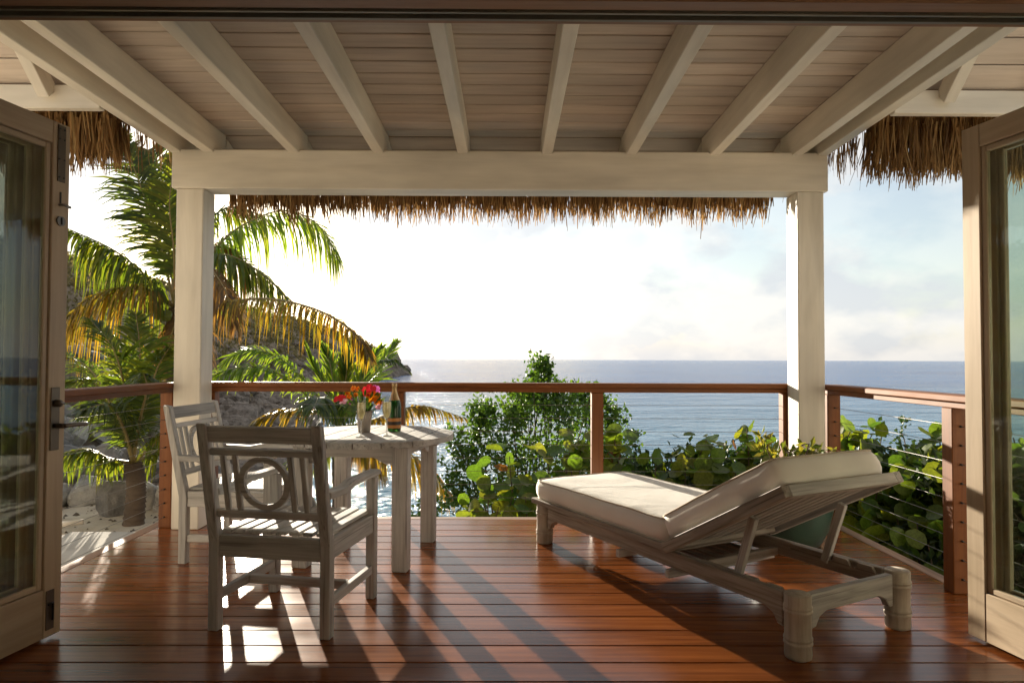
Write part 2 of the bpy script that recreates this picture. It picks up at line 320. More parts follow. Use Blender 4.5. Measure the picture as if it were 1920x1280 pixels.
def lathe(name, ma, parent, prof, seg=24, loc=(0, 0, 0), closed=True):
    vs, fs = [], []
    for (r, z) in prof:
        for i in range(seg):
            a = 2*math.pi*i/seg; vs.append((r*math.cos(a)+loc[0], r*math.sin(a)+loc[1], z+loc[2]))
    for k in range(len(prof)-1):
        for i in range(seg):
            j = (i+1) % seg; fs.append((k*seg+i, k*seg+j, (k+1)*seg+j, (k+1)*seg+i))
    if closed:
        fs.append(tuple(range(seg))[::-1]); fs.append(tuple((len(prof)-1)*seg+i for i in range(seg)))
    return obj(name, vs, fs, ma, parent, True)
def tubegeo(path, rad, seg=8, vs=None, fs=None):
    vs = [] if vs is None else vs; fs = [] if fs is None else fs
    path = [Vector(p) for p in path]; n = len(path); base = len(vs); ref = Vector((.31, .17, .93))
    for k, p in enumerate(path):
        t = (path[min(k+1, n-1)]-path[max(k-1, 0)]).normalized(); s = t.cross(ref)
        if s.length < .05: s = t.cross(Vector((1, 0, 0)))
        s.normalize(); u = s.cross(t); r = rad(k/(n-1)) if callable(rad) else rad
        for i in range(seg):
            a = 2*math.pi*i/seg; vs.append(p+s*(r*math.cos(a))+u*(r*math.sin(a)))
    for k in range(n-1):
        for i in range(seg):
            j = (i+1) % seg; fs.append((base+k*seg+i, base+k*seg+j, base+(k+1)*seg+j, base+(k+1)*seg+i))
    fs.append(tuple(base+i for i in range(seg))[::-1]); fs.append(tuple(base+(n-1)*seg+i for i in range(seg)))
    return vs, fs
def tube(name, ma, parent, path, rad, seg=8, kind=None):
    vs, fs = tubegeo(path, rad, seg); return obj(name, vs, fs, ma, parent, True, kind=kind)
def spline(pts, n):
    pts = [Vector(p) for p in pts]; P = [pts[0]*2-pts[1]]+pts+[pts[-1]*2-pts[-2]]; o = []; m_ = len(pts)-1
    for k in range(n):
        f = k/(n-1)*m_; i = min(int(f), m_-1); t = f-i; a, b, c, d = P[i:i+4]
        o.append(.5*((2*b)+(c-a)*t+(2*a-5*b+4*c-d)*t*t+(3*b-a-3*c+d)*t**3))
    return o
def smooth(a, b, x):
    t = min(1, max(0, (x-a)/(b-a))); return t*t*(3-2*t)

# ------------------------------------------------------------------ sea, ground, hill
SEA = -4.0
S_ = 40000
sea = obj('sea', [(-S_, -S_, SEA), (S_, -S_, SEA), (S_, S_, SEA), (-S_, S_, SEA)], [(0, 1, 2, 3)], M['sea'], kind='structure'); sea['label'] = 'blue rippled sea running out to the horizon'
def ground_h(x, y):
    left = 1-smooth(-3.2, -1.6, x)
    y0 = 5.2+left*4.2; y1 = 10.5+left*5.5
    top = -.85+left*.55
    z = top+(-5.2-top)*smooth(y0, y1, y)
    z += (-5.2-z)*smooth(9, 16, x)
    nz = noise.noise(Vector((x*.6, y*.6, 0)))*.10+noise.noise(Vector((x*2.3, y*2.3, 3)))*.03
    z = max(z, (-.3+1.5*smooth(6.8, 13, y)*(1-smooth(13.5, 20, y)*1.6))*up_+z*(1-up_)) if (up_ := 1-smooth(-8.6, -6.0, x)) > 0 else z
    return z+nz*(1 if (x < -3.6 or y > 5.6) else .3)
def grid(name, xs, ys, h, ma, label):
    vs = [(x, y, h(x, y)) for y in ys for x in xs]; nx = len(xs)
    fs = [(j*nx+i, j*nx+i+1, (j+1)*nx+i+1, (j+1)*nx+i) for j in range(len(ys)-1) for i in range(nx-1)]
    o = obj(name, vs, fs, ma, None, True, kind='structure'); o['label'] = label; return o
grid('ground', [-40+.5*i for i in range(48)]+[-16+.2*i for i in range(165)], [-40+1.0*i for i in range(42)]+[2+.2*i for i in range(80)], ground_h, M['sand'], 'pale coarse sand beside and below the deck')
# headland on the left: foot on the water, ridge further back
def lerp_tab(tab, y):
    for (a, va), (b, vb) in zip(tab, tab[1:]):
        if y <= b: t = max(0, (y-a)/(b-a)); return va+(vb-va)*t
    return tab[-1][1]
FOOT = [(4, -11), (12, -10), (22, -9.5), (40, -13), (69, -20), (120, -28), (170, -33.5), (235, -36.5), (262, -48), (300, -60)]
RIDGE = [(4, -34), (40, -46), (80, -54), (120, -54), (180, -51), (220, -49), (250, -46), (262, -56), (300, -70)]
RH = [(4, 5), (30, 8.5), (80, 13.2), (120, 11.4), (180, 9.6), (222, 7.2), (240, 4.0), (256, 1.0), (262, -3), (300, -6)]
def hill_h(x, y):
    xf, xr, hr = lerp_tab(FOOT, y), lerp_tab(RIDGE, y), lerp_tab(RH, y)
    t = (xf-x)/(xf-xr)
    nz = noise.fractal(Vector((x*.07, y*.07, 1.3)), 1.0, 2.1, 5)*2.2+noise.noise(Vector((x*.5, y*.5, 0)))*.35
    if t < 0: z = SEA-.8+t*30
    elif t < 1: z = SEA-.8+(hr-SEA+.8)*(1-(1-t)**1.5)
    else: z = hr-(t-1)*3
    return z+nz*min(1, max(0, t*4))*(.5+.5*smooth(10, 60, y))
grid('hill', [-150+3*i for i in range(25)]+[-75+1.1*i for i in range(64)], [6+1.5*i for i in range(36)]+[60+2.5*i for i in range(90)], hill_h, M['hill'], 'dry scrubby headland sloping down into the sea')

def icorock(sub, seed, sx, sy, sz, rough=.28, cut=True):
    bm = bmesh.new(); bmesh.ops.create_icosphere(bm, subdivisions=sub, radius=1); r = random.Random(seed)
    planes = [(Vector((r.gauss(0, 1), r.gauss(0, 1), r.gauss(0, 1))).normalized(), r.uniform(.52, .86)) for _ in range(13)]
    off = Vector((r.random()*50, r.random()*50, r.random()*50))
    vs = []
    for v in bm.verts:
        p = v.co.copy()
        for n_, d_ in planes:
            k = p.dot(n_)-d_
            if k > 0: p -= n_*k*.92
        p *= 1+noise.fractal(p*1.7+off, 1.0, 2.0, 4)*rough*.6
        vs.append(Vector((p.x*sx, p.y*sy, p.z*sz)))
    fs = [tuple(v.index for v in f.verts) for f in bm.faces]; bm.free(); return vs, fs
# rocks along the foot of the headland: too many to count
vs, fs = [], []
r_ = random.Random(5)
for i in range(1500):
    y = 12+(r_.random()**1.5)*232; t = abs(r_.gauss(0, .16)); xf, xr = lerp_tab(FOOT, y), lerp_tab(RIDGE, y)
    x = xf+1.0-t*(xf-xr); s = r_.uniform(.22, .75)*(1+y/95)*(1.6 if r_.random() < .08 else 1)
    a, f = icorock(2, 100+i % 61, s*r_.uniform(.8, 1.6), s*r_.uniform(.8, 1.5), s*r_.uniform(.6, 1.2), .45)
    an = r_.random()*6.3; z = max(SEA-.2, hill_h(x, y)); b0 = len(vs); ca, sa = math.cos(an), math.sin(an)
    vs += [(p.x*ca-p.y*sa+x, p.x*sa+p.y*ca+y, p.z+z) for p in a]; fs += [tuple(q+b0 for q in g) for g in f]
o = obj('shore_rocks', vs, fs, M['brown_rock'], kind='stuff'); tag(o, 'grey brown rocks heaped along the foot of the headland', 'rocks')
# scrub on the headland
vs, fs = [], []
for i in range(13000):
    y = 12+(r_.random()**1.8)*237; t = r_.uniform(.12, 1.15); xf, xr = lerp_tab(FOOT, y), lerp_tab(RIDGE, y); x = xf-t*(xf-xr)
    if noise.noise(Vector((x*.09, y*.09, 7))) < -.18: continue
    z = hill_h(x, y); s = r_.uniform(.22, .6)*(1+y/170)
    for k in range(9):
        c = Vector((x+r_.gauss(0, s*.5), y+r_.gauss(0, s*.5), z+abs(r_.gauss(0, s*.5)))); a = Vector((r_.gauss(0, 1), r_.gauss(0, 1), r_.gauss(0, 1))).normalized()*s*.30
        b = a.cross(Vector((r_.gauss(0, 1), r_.gauss(0, 1), r_.gauss(0, 1)))).normalized()*s*.22
        b0 = len(vs); vs += [c-a, c+b, c+a*1.1, c-b*.8]; fs.append((b0, b0+1, b0+2, b0+3))
o = obj('hill_scrub', vs, fs, M['scrub'], kind='stuff'); tag(o, 'dry olive scrub covering the headland', 'scrub')

# near boulders, one by one
BOULD = [  # px, py (centre), distance, size x, y, z, label
    (150, 925, 7.6, .36, .34, .27, 'rounded grey boulder on the sand beside the left door edge'),
    (207, 938, 7.2, .42, .34, .30, 'large slanting grey boulder at the back of the sand'),
    (262, 935, 7.3, .30, .30, .24, 'low grey boulder behind the small palm trunk'),
    (312, 940, 7.5, .34, .3, .24, 'grey boulder on the sand behind the corner rail post'),
    (140, 872, 9.2, .42, .4, .30, 'shaded boulder above the slanting one, nearest the left door'),
    (195, 862, 9.4, .40, .36, .28, 'shaded boulder standing behind the slanting grey boulder'),
    (250, 868, 9.6, .42, .4, .3, 'shaded boulder half hidden by the small palm trunk'),
    (300, 858, 9.8, .40, .4, .30, 'shaded boulder behind the corner rail post, upper row'),
    (128, 806, 12, .55, .5, .4, 'dark boulder on top of the heap next to the door lever'),
    (178, 798, 12.4, .6, .5, .42, 'blocky dark boulder on top of the boulder heap'),
    (238, 800, 12.8, .6, .55, .42, 'dark boulder on the heap behind the small palm fronds'),
    (290, 802, 12.6, .5, .5, .40, 'dark boulder on the heap left of the corner rail post'),
    (345, 850, 10.5, .45, .4, .3, 'boulder glimpsed behind the white post and the far chair'),
    (70, 930, 7.8, .45, .4, .3, 'grey boulder seen through the glass of the left door'),
    (40, 860, 9.6, .55, .4, .4, 'shaded boulder far behind the glass of the left door'),
]
def land(px, py):
    d = 4.5
    while d < 40:
        p = at(px, py, d)
        if p.z < ground_h(p.x, p.y): return p, d
        d += .04
    return p, d
for i, (px, py, d0, sx, sy, sz, lab) in enumerate(BOULD):
    p, d = land(px, py+sz/d0*1280*.55); k = d/d0
    a, f = icorock(4, 500+i, sx*k*.60, sy*k*.60, sz*k*.9, .2)
    o = obj('boulder', a, f, M['rock'], mtx=Matrix.Translation(p+Vector((0, .1, sz*k*.5))) @ Matrix.Rotation(i*1.3, 4, 'Z') @ Matrix.Rotation(.3*math.sin(i*2), 4, 'X')); tag(o, lab, 'boulder', 'boulders behind the sand')
vs, fs = [], []
for i in range(330):
    x, y = r_.uniform(-13, -4.3), 7.6+r_.random()*8; s = r_.uniform(.08, .30)*(1+(y-7)*.06)
    if y < 8.6: s *= .5
    a, f = icorock(2, 300+i % 47, s*r_.uniform(.8, 1.5), s*r_.uniform(.8, 1.4), s*r_.uniform(.6, 1.1), .35); b0 = len(vs); an = r_.random()*6.3; ca, sa = math.cos(an), math.sin(an); z = ground_h(x, y)+s*.25
    vs += [(p.x*ca-p.y*sa+x, p.x*sa+p.y*ca+y, p.z+z) for p in a]; fs += [tuple(q+b0 for q in g) for g in f]
o = obj('rubble', vs, fs, M['rock'], kind='stuff'); tag(o, 'broken grey stones heaped between the boulders left of the deck', 'rubble')
vs, fs = [], []
for i in range(900):     # pebbles, husks and bits of leaf on the sand
    x, y = r_.uniform(-8.5, -2.75), r_.uniform(4.6, 8.6)
    if x > -3.5 and y < 5.5: continue
    s_ = r_.uniform(.008, .03)*(1 if r_.random() > .06 else 2.2); b0 = len(vs); z = ground_h(x, y); an = r_.random()*6.3; ca, sa = math.cos(an)*s_, math.sin(an)*s_; k = r_.uniform(.4, 1)
    vs += [(x+ca, y+sa, z), (x-sa*k, y+ca*k, z), (x-ca, y-sa, z), (x+sa*k, y-ca*k, z), (x, y, z+s_*r_.uniform(.3, .9))]; fs += [(b0, b0+1, b0+4), (b0+1, b0+2, b0+4), (b0+2, b0+3, b0+4), (b0+3, b0, b0+4)]
o = obj('beach_debris', vs, fs, M['brown_rock'], kind='stuff'); tag(o, 'pebbles and bits of husk strewn over the sand', 'debris')
# path
o = prism('path', M['concrete'], None, [(-3.42, -.6), (-2.66, -.6), (-2.66, -.13), (-3.42, -.13)], 'y', -3, 5.42, .012, 'structure'); o['label'] = 'pale concrete path along the left edge of the deck'
o = tube('garden_hose', M['rope'], None, spline([(-6.2, 6.2, -.27), (-5.3, 6.6, -.25), (-4.6, 6.45, -.25), (-4.0, 6.1, -.24), (-3.8, 6.2, -.24)], 30), .025); tag(o, 'pale hose curling over the sand beside the concrete path', 'hose')

# ------------------------------------------------------------------ deck
deck = thing('deck', 'glossy red brown hardwood deck of boards laid crosswise', 'deck'); deck['kind'] = 'structure'; del deck['category']
PIT = .165; y = 2.643+.165*16
XL, XR = -2.54, 2.425
while y > 1.0:
    bar('deck_board', M['deck'], deck, (XL, y-PIT/2, -.0125), (XR, y-PIT/2, -.0125), PIT-.007, .025, bev=.003); y -= PIT
YB = y
bar('edge_board', M['trim'], deck, (XL-.085, 5.333, -.012), (XR+.085, 5.333, -.012), .085, .024)
bar('edge_board', M['trim'], deck, (XL-.046, 1.0, -.012), (XL-.046, 5.287, -.012), .08, .024)
bar('edge_board', M['trim'], deck, (XR+.046, 1.0, -.012), (XR+.046, 5.287, -.012), .08, .024)
for yj in (1.2, 2.4, 3.6, 4.8): bar('joist', M['dark'], deck, (XL-.05, yj, -.15), (XR+.05, yj, -.15), .05, .22, bev=0)
for a, b in (((XL-.07, 1, -.15), (XL-.07, 5.36, -.15)), ((XR+.07, 1, -.15), (XR+.07, 5.36, -.15)), ((XL-.07, 5.35, -.15), (XR+.07, 5.35, -.15))):
    bar('fascia_board', M['rail'], deck, a, b, .03, .24)
bar('soffit', M['dark'], deck, (XL-.05, 3.1, -.30), (XR+.05, 3.1, -.30), 4.4, .02, bev=0)

# ------------------------------------------------------------------ house shell behind and beside the camera
house = thing('beach_house', 'beach house room with cream walls whose doorway opens onto the deck', 'house', (0, 2, 0))
def hp(name, ma, lo, hi, bev=0):
    lo, hi = Vector(lo)-Vector((0, 2, 0)), Vector(hi)-Vector((0, 2, 0)); c = (lo+hi)/2
    return bar(name, ma, house, (lo.x, c.y, c.z), (hi.x, c.y, c.z), hi.y-lo.y, hi.z-lo.z, bev=bev)
hp('floor', M['inner_floor'], (-3.6, -1.6, -.06), (3.6, YB-.006, -.001))
hp('wall', M['wall'], (-3.7, -1.7, -.06), (3.7, -1.6, 3.0))
hp('wall', M['wall'], (-3.7, -1.59, -.06), (-3.61, 1.98, 3.0))
hp('wall', M['wall'], (3.61, -1.59, -.06), (3.7, 1.98, 3.0))
hp('ceiling', M['wall'], (-3.6, -1.59, 2.93), (3.6, 1.98, 3.0))
hp('wall', M['wall'], (-6.5, 1.99, -.3), (-2.26, 2.10, 3.0))
hp('wall', M['wall'], (2.33, 1.99, -.3), (6.5, 2.10, 3.0))
hp('wall', M['wall'], (-2.25, 1.99, 2.50), (2.32, 2.10, 3.0))
hp('door_frame', M['door'], (-2.25, 1.985, 0), (-2.19, 2.13, 2.29), .004)
hp('door_frame', M['door'], (2.27, 1.985, 0), (2.33, 2.13, 2.29), .004)
# the head of the door frame, with the grooves of its track
hp('head_casing', M['header'], (-2.25, 2.1055, 2.288), (2.33, 2.130, 2.44), .003)
hp('track_lip', M['alum'], (-2.25, 2.091, 2.284), (2.33, 2.104, 2.36), .001)
hp('track_channel', M['dark'], (-2.25, 2.0635, 2.325), (2.33, 2.0895, 2.36))
hp('track_lip', M['alum'], (-2.25, 2.051, 2.284), (2.33, 2.062, 2.36), .001)
hp('track_channel', M['dark'], (-2.25, 2.0435, 2.315), (2.33, 2.0495, 2.36))
hp('head_casing', M['header'], (-2.25, 1.985, 2.288), (2.33, 2.042, 2.36), .003)
hp('head_board', M['header'], (-2.25, 1.99, 2.362), (2.33, 2.104, 2.495))

# ------------------------------------------------------------------ veranda roof
ver = thing('veranda_roof', 'cream timber veranda roof on two white posts with thatched eaves', 'veranda', (0, 5, 0))
V0 = Vector((0, 5, 0))
def vb(name, ma, p0, p1, wd, h, up=(0, 0, 1), bev=.005, kind=None): return bar(name, ma, ver, Vector(p0)-V0, Vector(p1)-V0, wd, h, up, bev, kind)
YF = 4.95
vb('post', M['paint'], (-2.312, YF+.1, 0), (-2.312, YF+.1, 2.463), .20, .195, up=(1, 0, 0), bev=.006)
vb('post', M['paint'], (2.215, YF+.1, 0), (2.215, YF+.1, 2.463), .20, .195, up=(1, 0, 0), bev=.006)
vb('beam', M['paint'], (-2.445, YF+.0975, 2.6075), (2.345, YF+.0975, 2.6075), .205, .286, bev=.007)
def zc(y): return 2.928+.012*(5-y)       # underside of the ceiling boards
def zr(y): return 2.722+.018*(5-y)       # underside of the rafters
RX = [-2.42, -2.18, -1.56, -.945, -.33, .287, .902, 1.515, 2.118, 2.305]
for x in RX:
    p0 = Vector((x, 2.11, (zr(2.11)+zc(2.11))/2)); p1 = Vector((x, 5.16, (zr(5.16)+zc(5.16))/2))
    vb('rafter', M['paint'], p0, p1, .076, zc(3.6)-zr(3.6)-.003, bev=.004)
    vb('rafter_tail', M['paint'], (x, 5.175, 2.845), (x, 5.6, 2.845-.425*.33), .07, .125, bev=.004)
y = 5.178
while y > 2.05:
    ym = y-.0805; vb('ceiling_plank', M['plank'], (-2.475, ym, zc(ym)+.01), (2.36, ym, zc(ym)+.01), .152, .02, bev=.004); y -= .161
sl_ = Vector((0, 1, -.33)).normalized(); upn = Vector((0, .33, 1)).normalized()
for k in range(5):
    c = Vector((0, 5.188, 2.922))+sl_*(.08+.161*k)
    vb('eave_plank', M['plank'], c+Vector((-2.475, 0, .012)), c+Vector((2.36, 0, .012)), .155, .02, up=upn, bev=.0035)
# wings left and right: a low edge beam under a steep boarded slope
for sx, xa, xb in ((-1, -2.468, -6.3), (1, 2.352, 6.3)):
    vb('edge_beam', M['paint'], (xa, 4.13, 2.808), (xb, 4.13, 2.808), .055, .145)
    dn = Vector((0, 1, -.93)).normalized(); un = Vector((0, .93, 1)).normalized()
    for k in range(17):
        c = Vector((0, 4.16, 2.905))-dn*(.08+.161*k)
        vb('ceiling_plank', M['plank'], (xa, c.y, c.z), (xb, c.y, c.z), .155, .02, up=un, bev=.0035)
    for j in range(6):
        xr_ = xa+sx*(.31+.62*j); c0 = Vector((xr_, 4.098, 2.825)); c1 = c0-dn*2.6
        vb('rafter', M['paint'], c0, c1, .07, .11, up=un, bev=.004)
# thatch: a thick pitched mass on top (not seen from below) and hanging fringes
tv = [(-2.6, 6.0, 2.72), (2.5, 6.0, 2.72), (2.5, 6.02, 2.95), (-2.6, 6.02, 2.95), (-2.6, 5.2, 2.99), (2.5, 5.2, 2.99), (2.5, 5.2, 3.5), (-2.6, 5.2, 3.5),
      (-2.6, 1.8, 3.05), (2.5, 1.8, 3.05), (2.5, 1.8, 4.9), (-2.6, 1.8, 4.9)]
tf = [(0, 1, 2, 3), (3, 2, 6, 7), (0, 4, 5, 1), (4, 8, 9, 5), (7, 6, 10, 11), (8, 11, 10, 9), (0, 3, 7, 4), (4, 7, 11, 8), (1, 5, 6, 2), (5, 9, 10, 6)]
obj('thatch_cover', [Vector(v)-V0 for v in tv], tf, M['thatch'], ver)
for xa, xb in ((-6.6, -2.62), (2.52, 6.6)):
    q = [(4.19, 2.93), (4.55, 2.66), (4.60, 2.86), (1.8, 5.4), (1.8, 5.1)]
    prism('thatch_cover', M['thatch'], ver, [(a-5, b) for a, b in q], 'x', xa, xb, 0)
def fringe(name, p0, p1, outward, n, lmin, lmax, spread, zjit=.05, slant=.0):
    """hanging strands along the line p0-p1"""
    vs, fs = [], []; p0, p1 = Vector(p0), Vector(p1); ax = (p1-p0).normalized(); o_ = Vector(outward).normalized(); ln = (p1-p0).length
    for i in range(n):
        t = rnd.random(); c = p0+ax*(t*ln)+o_*rnd.uniform(-spread, spread*.5)+Vector((0, 0, rnd.uniform(-zjit, zjit)))
        clump = .5+.5*noise.noise(Vector((t*ln*4.5, p0.y, 2.0)))
        l = lmin+(lmax-lmin)*(rnd.random()**1.8)*(.45+.9*clump)
        if rnd.random() < .008: l *= 1.35
        d = (Vector((0, 0, -1))+ax*rnd.gauss(slant, .08)+o_*rnd.gauss(.10, .08)).normalized()
        wv = (ax*math.cos(a_ := rnd.uniform(-1, 1))+o_*math.sin(a_))*rnd.uniform(.0026, .0072)
        bend = Vector((rnd.gauss(0, .03), rnd.gauss(0, .03), 0))
        b0 = len(vs); a = c-V0
        vs += [a-wv, a+wv, a+d*l*.55+bend*l-wv*.9, a+d*l*.55+bend*l+wv*.9, a+d*l+bend*l*2.4-wv*.45, a+d*l+bend*l*2.4+wv*.45]
        fs += [(b0, b0+1, b0+3, b0+2), (b0+2, b0+3, b0+5, b0+4)]
    o = obj(name, vs, fs, M['thatch'], ver, kind='stuff'); return o
fringe('thatch_fringe', (-2.42, 5.98, 2.70), (2.30, 5.98, 2.70), (0, 1, 0), 4000, .10, .29, .10)
fringe('thatch_fringe', (-6.2, 4.42, 2.76), (-2.50, 4.42, 2.76), (0, 1, 0), 5200, .20, .33, .14)
fringe('thatch_fringe', (2.37, 4.42, 2.76), (6.2, 4.42, 2.76), (0, 1, 0), 5200, .25, .38, .14)
fringe('thatch_fringe', (-2.56, 4.5, 2.84), (-2.56, 5.9, 2.74), (-1, 0, 0), 170, .08, .26, .04, slant=.25)
fringe('thatch_fringe', (2.45, 4.5, 2.84), (2.45, 5.9, 2.74), (1, 0, 0), 200, .10, .32, .05, slant=.25)

# ------------------------------------------------------------------ railings
CABZ = [.883-.1005*k for k in range(9)]
def railing(label, a, b, posts, ends):
    a, b = Vector(a), Vector(b); t = thing('railing', label, 'railing', ((a+b)/2).to_tuple()); o_ = (a+b)/2
    ax = (b-a).normalized(); sd = Vector((0, 0, 1)).cross(ax)
    up = Vector((0, 0, 1))
    bar('rail_cap', M['rail'], t, a-o_+up*1.034, b-o_+up*1.034, .135, .036, bev=.005)
    bar('sub_rail', M['rail'], t, a-o_+up*.998, b-o_+up*.998, .085, .034, bev=.003)
    for p in posts:
        c = a+ax*p-o_; bar('rail_post', M['rail'], t, c+up*.001, c+up*.980, .088, .088, up=ax, bev=.004)
    for z in CABZ: tube('cable', M['steel'], t, [a-o_+up*z, b-o_+up*z], .0017, 6)
    for p in ends:
        for z in CABZ:
            c = a+ax*p-o_; tube('cable_fitting', M['dark'], t, [c+up*z-ax*.056, c+up*z+ax*.056], .006, 6)
    return t
railing('front railing of red brown wood and steel cables between the white posts', (-2.30, 5.222, 0), (2.20, 5.222, 0), [.05, 1.477, 2.987, 4.44], [])
railing('left side railing running from the white post to the left door', (-2.485, 2.16, 0), (-2.485, 5.10, 0), [.06, 1.45, 2.89], [1.45, 2.89])
railing('right side railing running from the white post to the right door', (2.405, 2.16, 0), (2.405, 5.10, 0), [.06, 1.50, 2.89], [1.50, 2.89])

# ------------------------------------------------------------------ folding doors
def door(label, free, hinge, face, hardware, pane='pane'):
    """a glazed leaf; local x runs from the free edge to the hinge, local y is the face seen from the doorway"""
    free, hinge = Vector(free), Vector(hinge); ax = (hinge-free).normalized(); W_ = (hinge-free).length
    n_ = Vector((ax.y, -ax.x, 0))
    if n_.dot(Vector(face)) < 0: n_ = -n_
    t = thing('folding_door', label, 'door', free.to_tuple(), group='glazed folding door leaves')
    def P(s, q, z): return ax*s+n_*q+Vector((0, 0, z))
    B, T, TH = .018, 2.272, .044
    bar('stile', M['door'], t, P(.046, -TH/2, B), P(.046, -TH/2, T), .092, TH, up=n_)
    bar('stile', M['door'], t, P(W_-.046, -TH/2, B), P(W_-.046, -TH/2, T), .092, TH, up=n_)
    bar('top_rail', M['door'], t, P(.0925, -TH/2, T-.05), P(W_-.0925, -TH/2, T-.05), TH-.003, .10, up=(0, 0, 1))
    bar('bottom_rail', M['door'], t, P(.0925, -TH/2, B+.105), P(W_-.0925, -TH/2, B+.105), TH-.003, .21, up=(0, 0, 1))
    z0, z1 = B+.212, T-.102
    for s in (.106, W_-.106): bar('glazing_bead', M['door'], t, P(s, -TH/2, z0), P(s, -TH/2, z1), .025, .026, up=n_, bev=.004)
    bar('glazing_bead', M['door'], t, P(.12, -TH/2, z0+.013), P(W_-.12, -TH/2, z0+.013), .026, .025, bev=.004)
    bar('glazing_bead', M['door'], t, P(.12, -TH/2, z1-.013), P(W_-.12, -TH/2, z1-.013), .026, .025, bev=.004)
    bar('darkening_screen' if pane == 'screen' else 'pane', M[pane], t, P(W_/2-.001, -TH/2, z0+.027), P(W_/2-.001, -TH/2, z1-.027), W_-.24, .006, up=n_, bev=0)
    if hardware:
        pl = bar('lock_plate', M['bronze'], t, P(.058, .004, .825), P(.058, .004, 1.10), .046, .006, up=n_, bev=.002)
        def sub(name, pts, r, ma=M['bronze'], seg=10):
            vs, fs = tubegeo(pts, r, seg); inv = pl.matrix_basis.inverted(); return obj(name, [inv @ Vector(v) for v in vs], fs, ma, pl, True)
        sub('lever', [P(.058, .008, .932), P(.058, .055, .932)], .011)
        sub('lever', spline([P(.066, .058, .933), P(.03, .062, .934), P(-.04, .060, .932), P(-.062, .056, .930)], 10), .010)
        sub('thumb_turn', [P(.058, .007, 1.03), P(.058, .030, 1.03)], .016); sub('thumb_turn', [P(.075, .033, 1.03), P(.041, .033, 1.03)], .006)
        bp_ = bar('bolt_plate', M['bronze'], t, P(.05, .003, 2.01), P(.05, .003, 2.262), .042, .004, up=n_, bev=.001)
        inv = bp_.matrix_basis.inverted()
        for zz in (2.03, 2.11, 2.20, 2.245):
            for ss in (.037, .063):
                vs, fs = tubegeo([P(ss, .004, zz), P(ss, .008, zz)], .004, 8); obj('screw', [inv @ Vector(v) for v in vs], fs, M['dark'], bp_)
        tube('bolt_latch', M['steel'], t, [P(.058, .004, 1.905), P(.058, .028, 1.905), P(.025, .030, 1.900)], .006)
        bar('bolt_slot', M['dark'], t, P(.05, .002, 1.915), P(.05, .002, 1.965), .007, .003, up=n_, bev=0)
        vs, fs = tubegeo([P(.05, .001, 1.835), P(.05, .010, 1.835)], .022, 20); kc = obj('key_cylinder', vs, fs, M['steel'], t)
        vs, fs = tubegeo([P(.05, .011, 1.851), P(.05, .011, 1.819)], .004, 8); obj('key_slot', vs, fs, M['dark'], kc)
        fb = bar('foot_bolt', M['bronze'], t, P(.062, .003, .05), P(.062, .003, .22), .042, .004, up=n_, bev=.001)
        inv = fb.matrix_basis.inverted(); vs, fs = tubegeo([P(.055, .012, .09), P(.055, .012, .165), P(.085, .018, .165)], .005, 8)
        obj('bolt_rod', [inv @ Vector(v) for v in vs], fs, M['dark'], fb, True)
    return t
door('left door leaf of brown limed wood with bronze lever, nearest the deck', (-1.98, 3.079, 0), (-2.147, 2.12, 0), (1, 0, 0), True)
door('second left door leaf folded behind the one with the lever', (-2.045, 3.06, 0), (-2.212, 2.10, 0), (1, 0, 0), False)
door('added third left leaf, its dark screen dimming the view through the glass', (-2.110, 3.04, 0), (-2.277, 2.08, 0), (1, 0, 0), False, 'screen')  # leaf added only so the left door glass looks dark
door('right door leaf of sunlit limed wood, nearest the lounger', (2.056, 3.058, 0), (2.222, 2.10, 0), (-1, 0, 0), False)
door('second right door leaf folded behind the sunlit one', (2.120, 3.042, 0), (2.286, 2.085, 0), (-1, 0, 0), False)

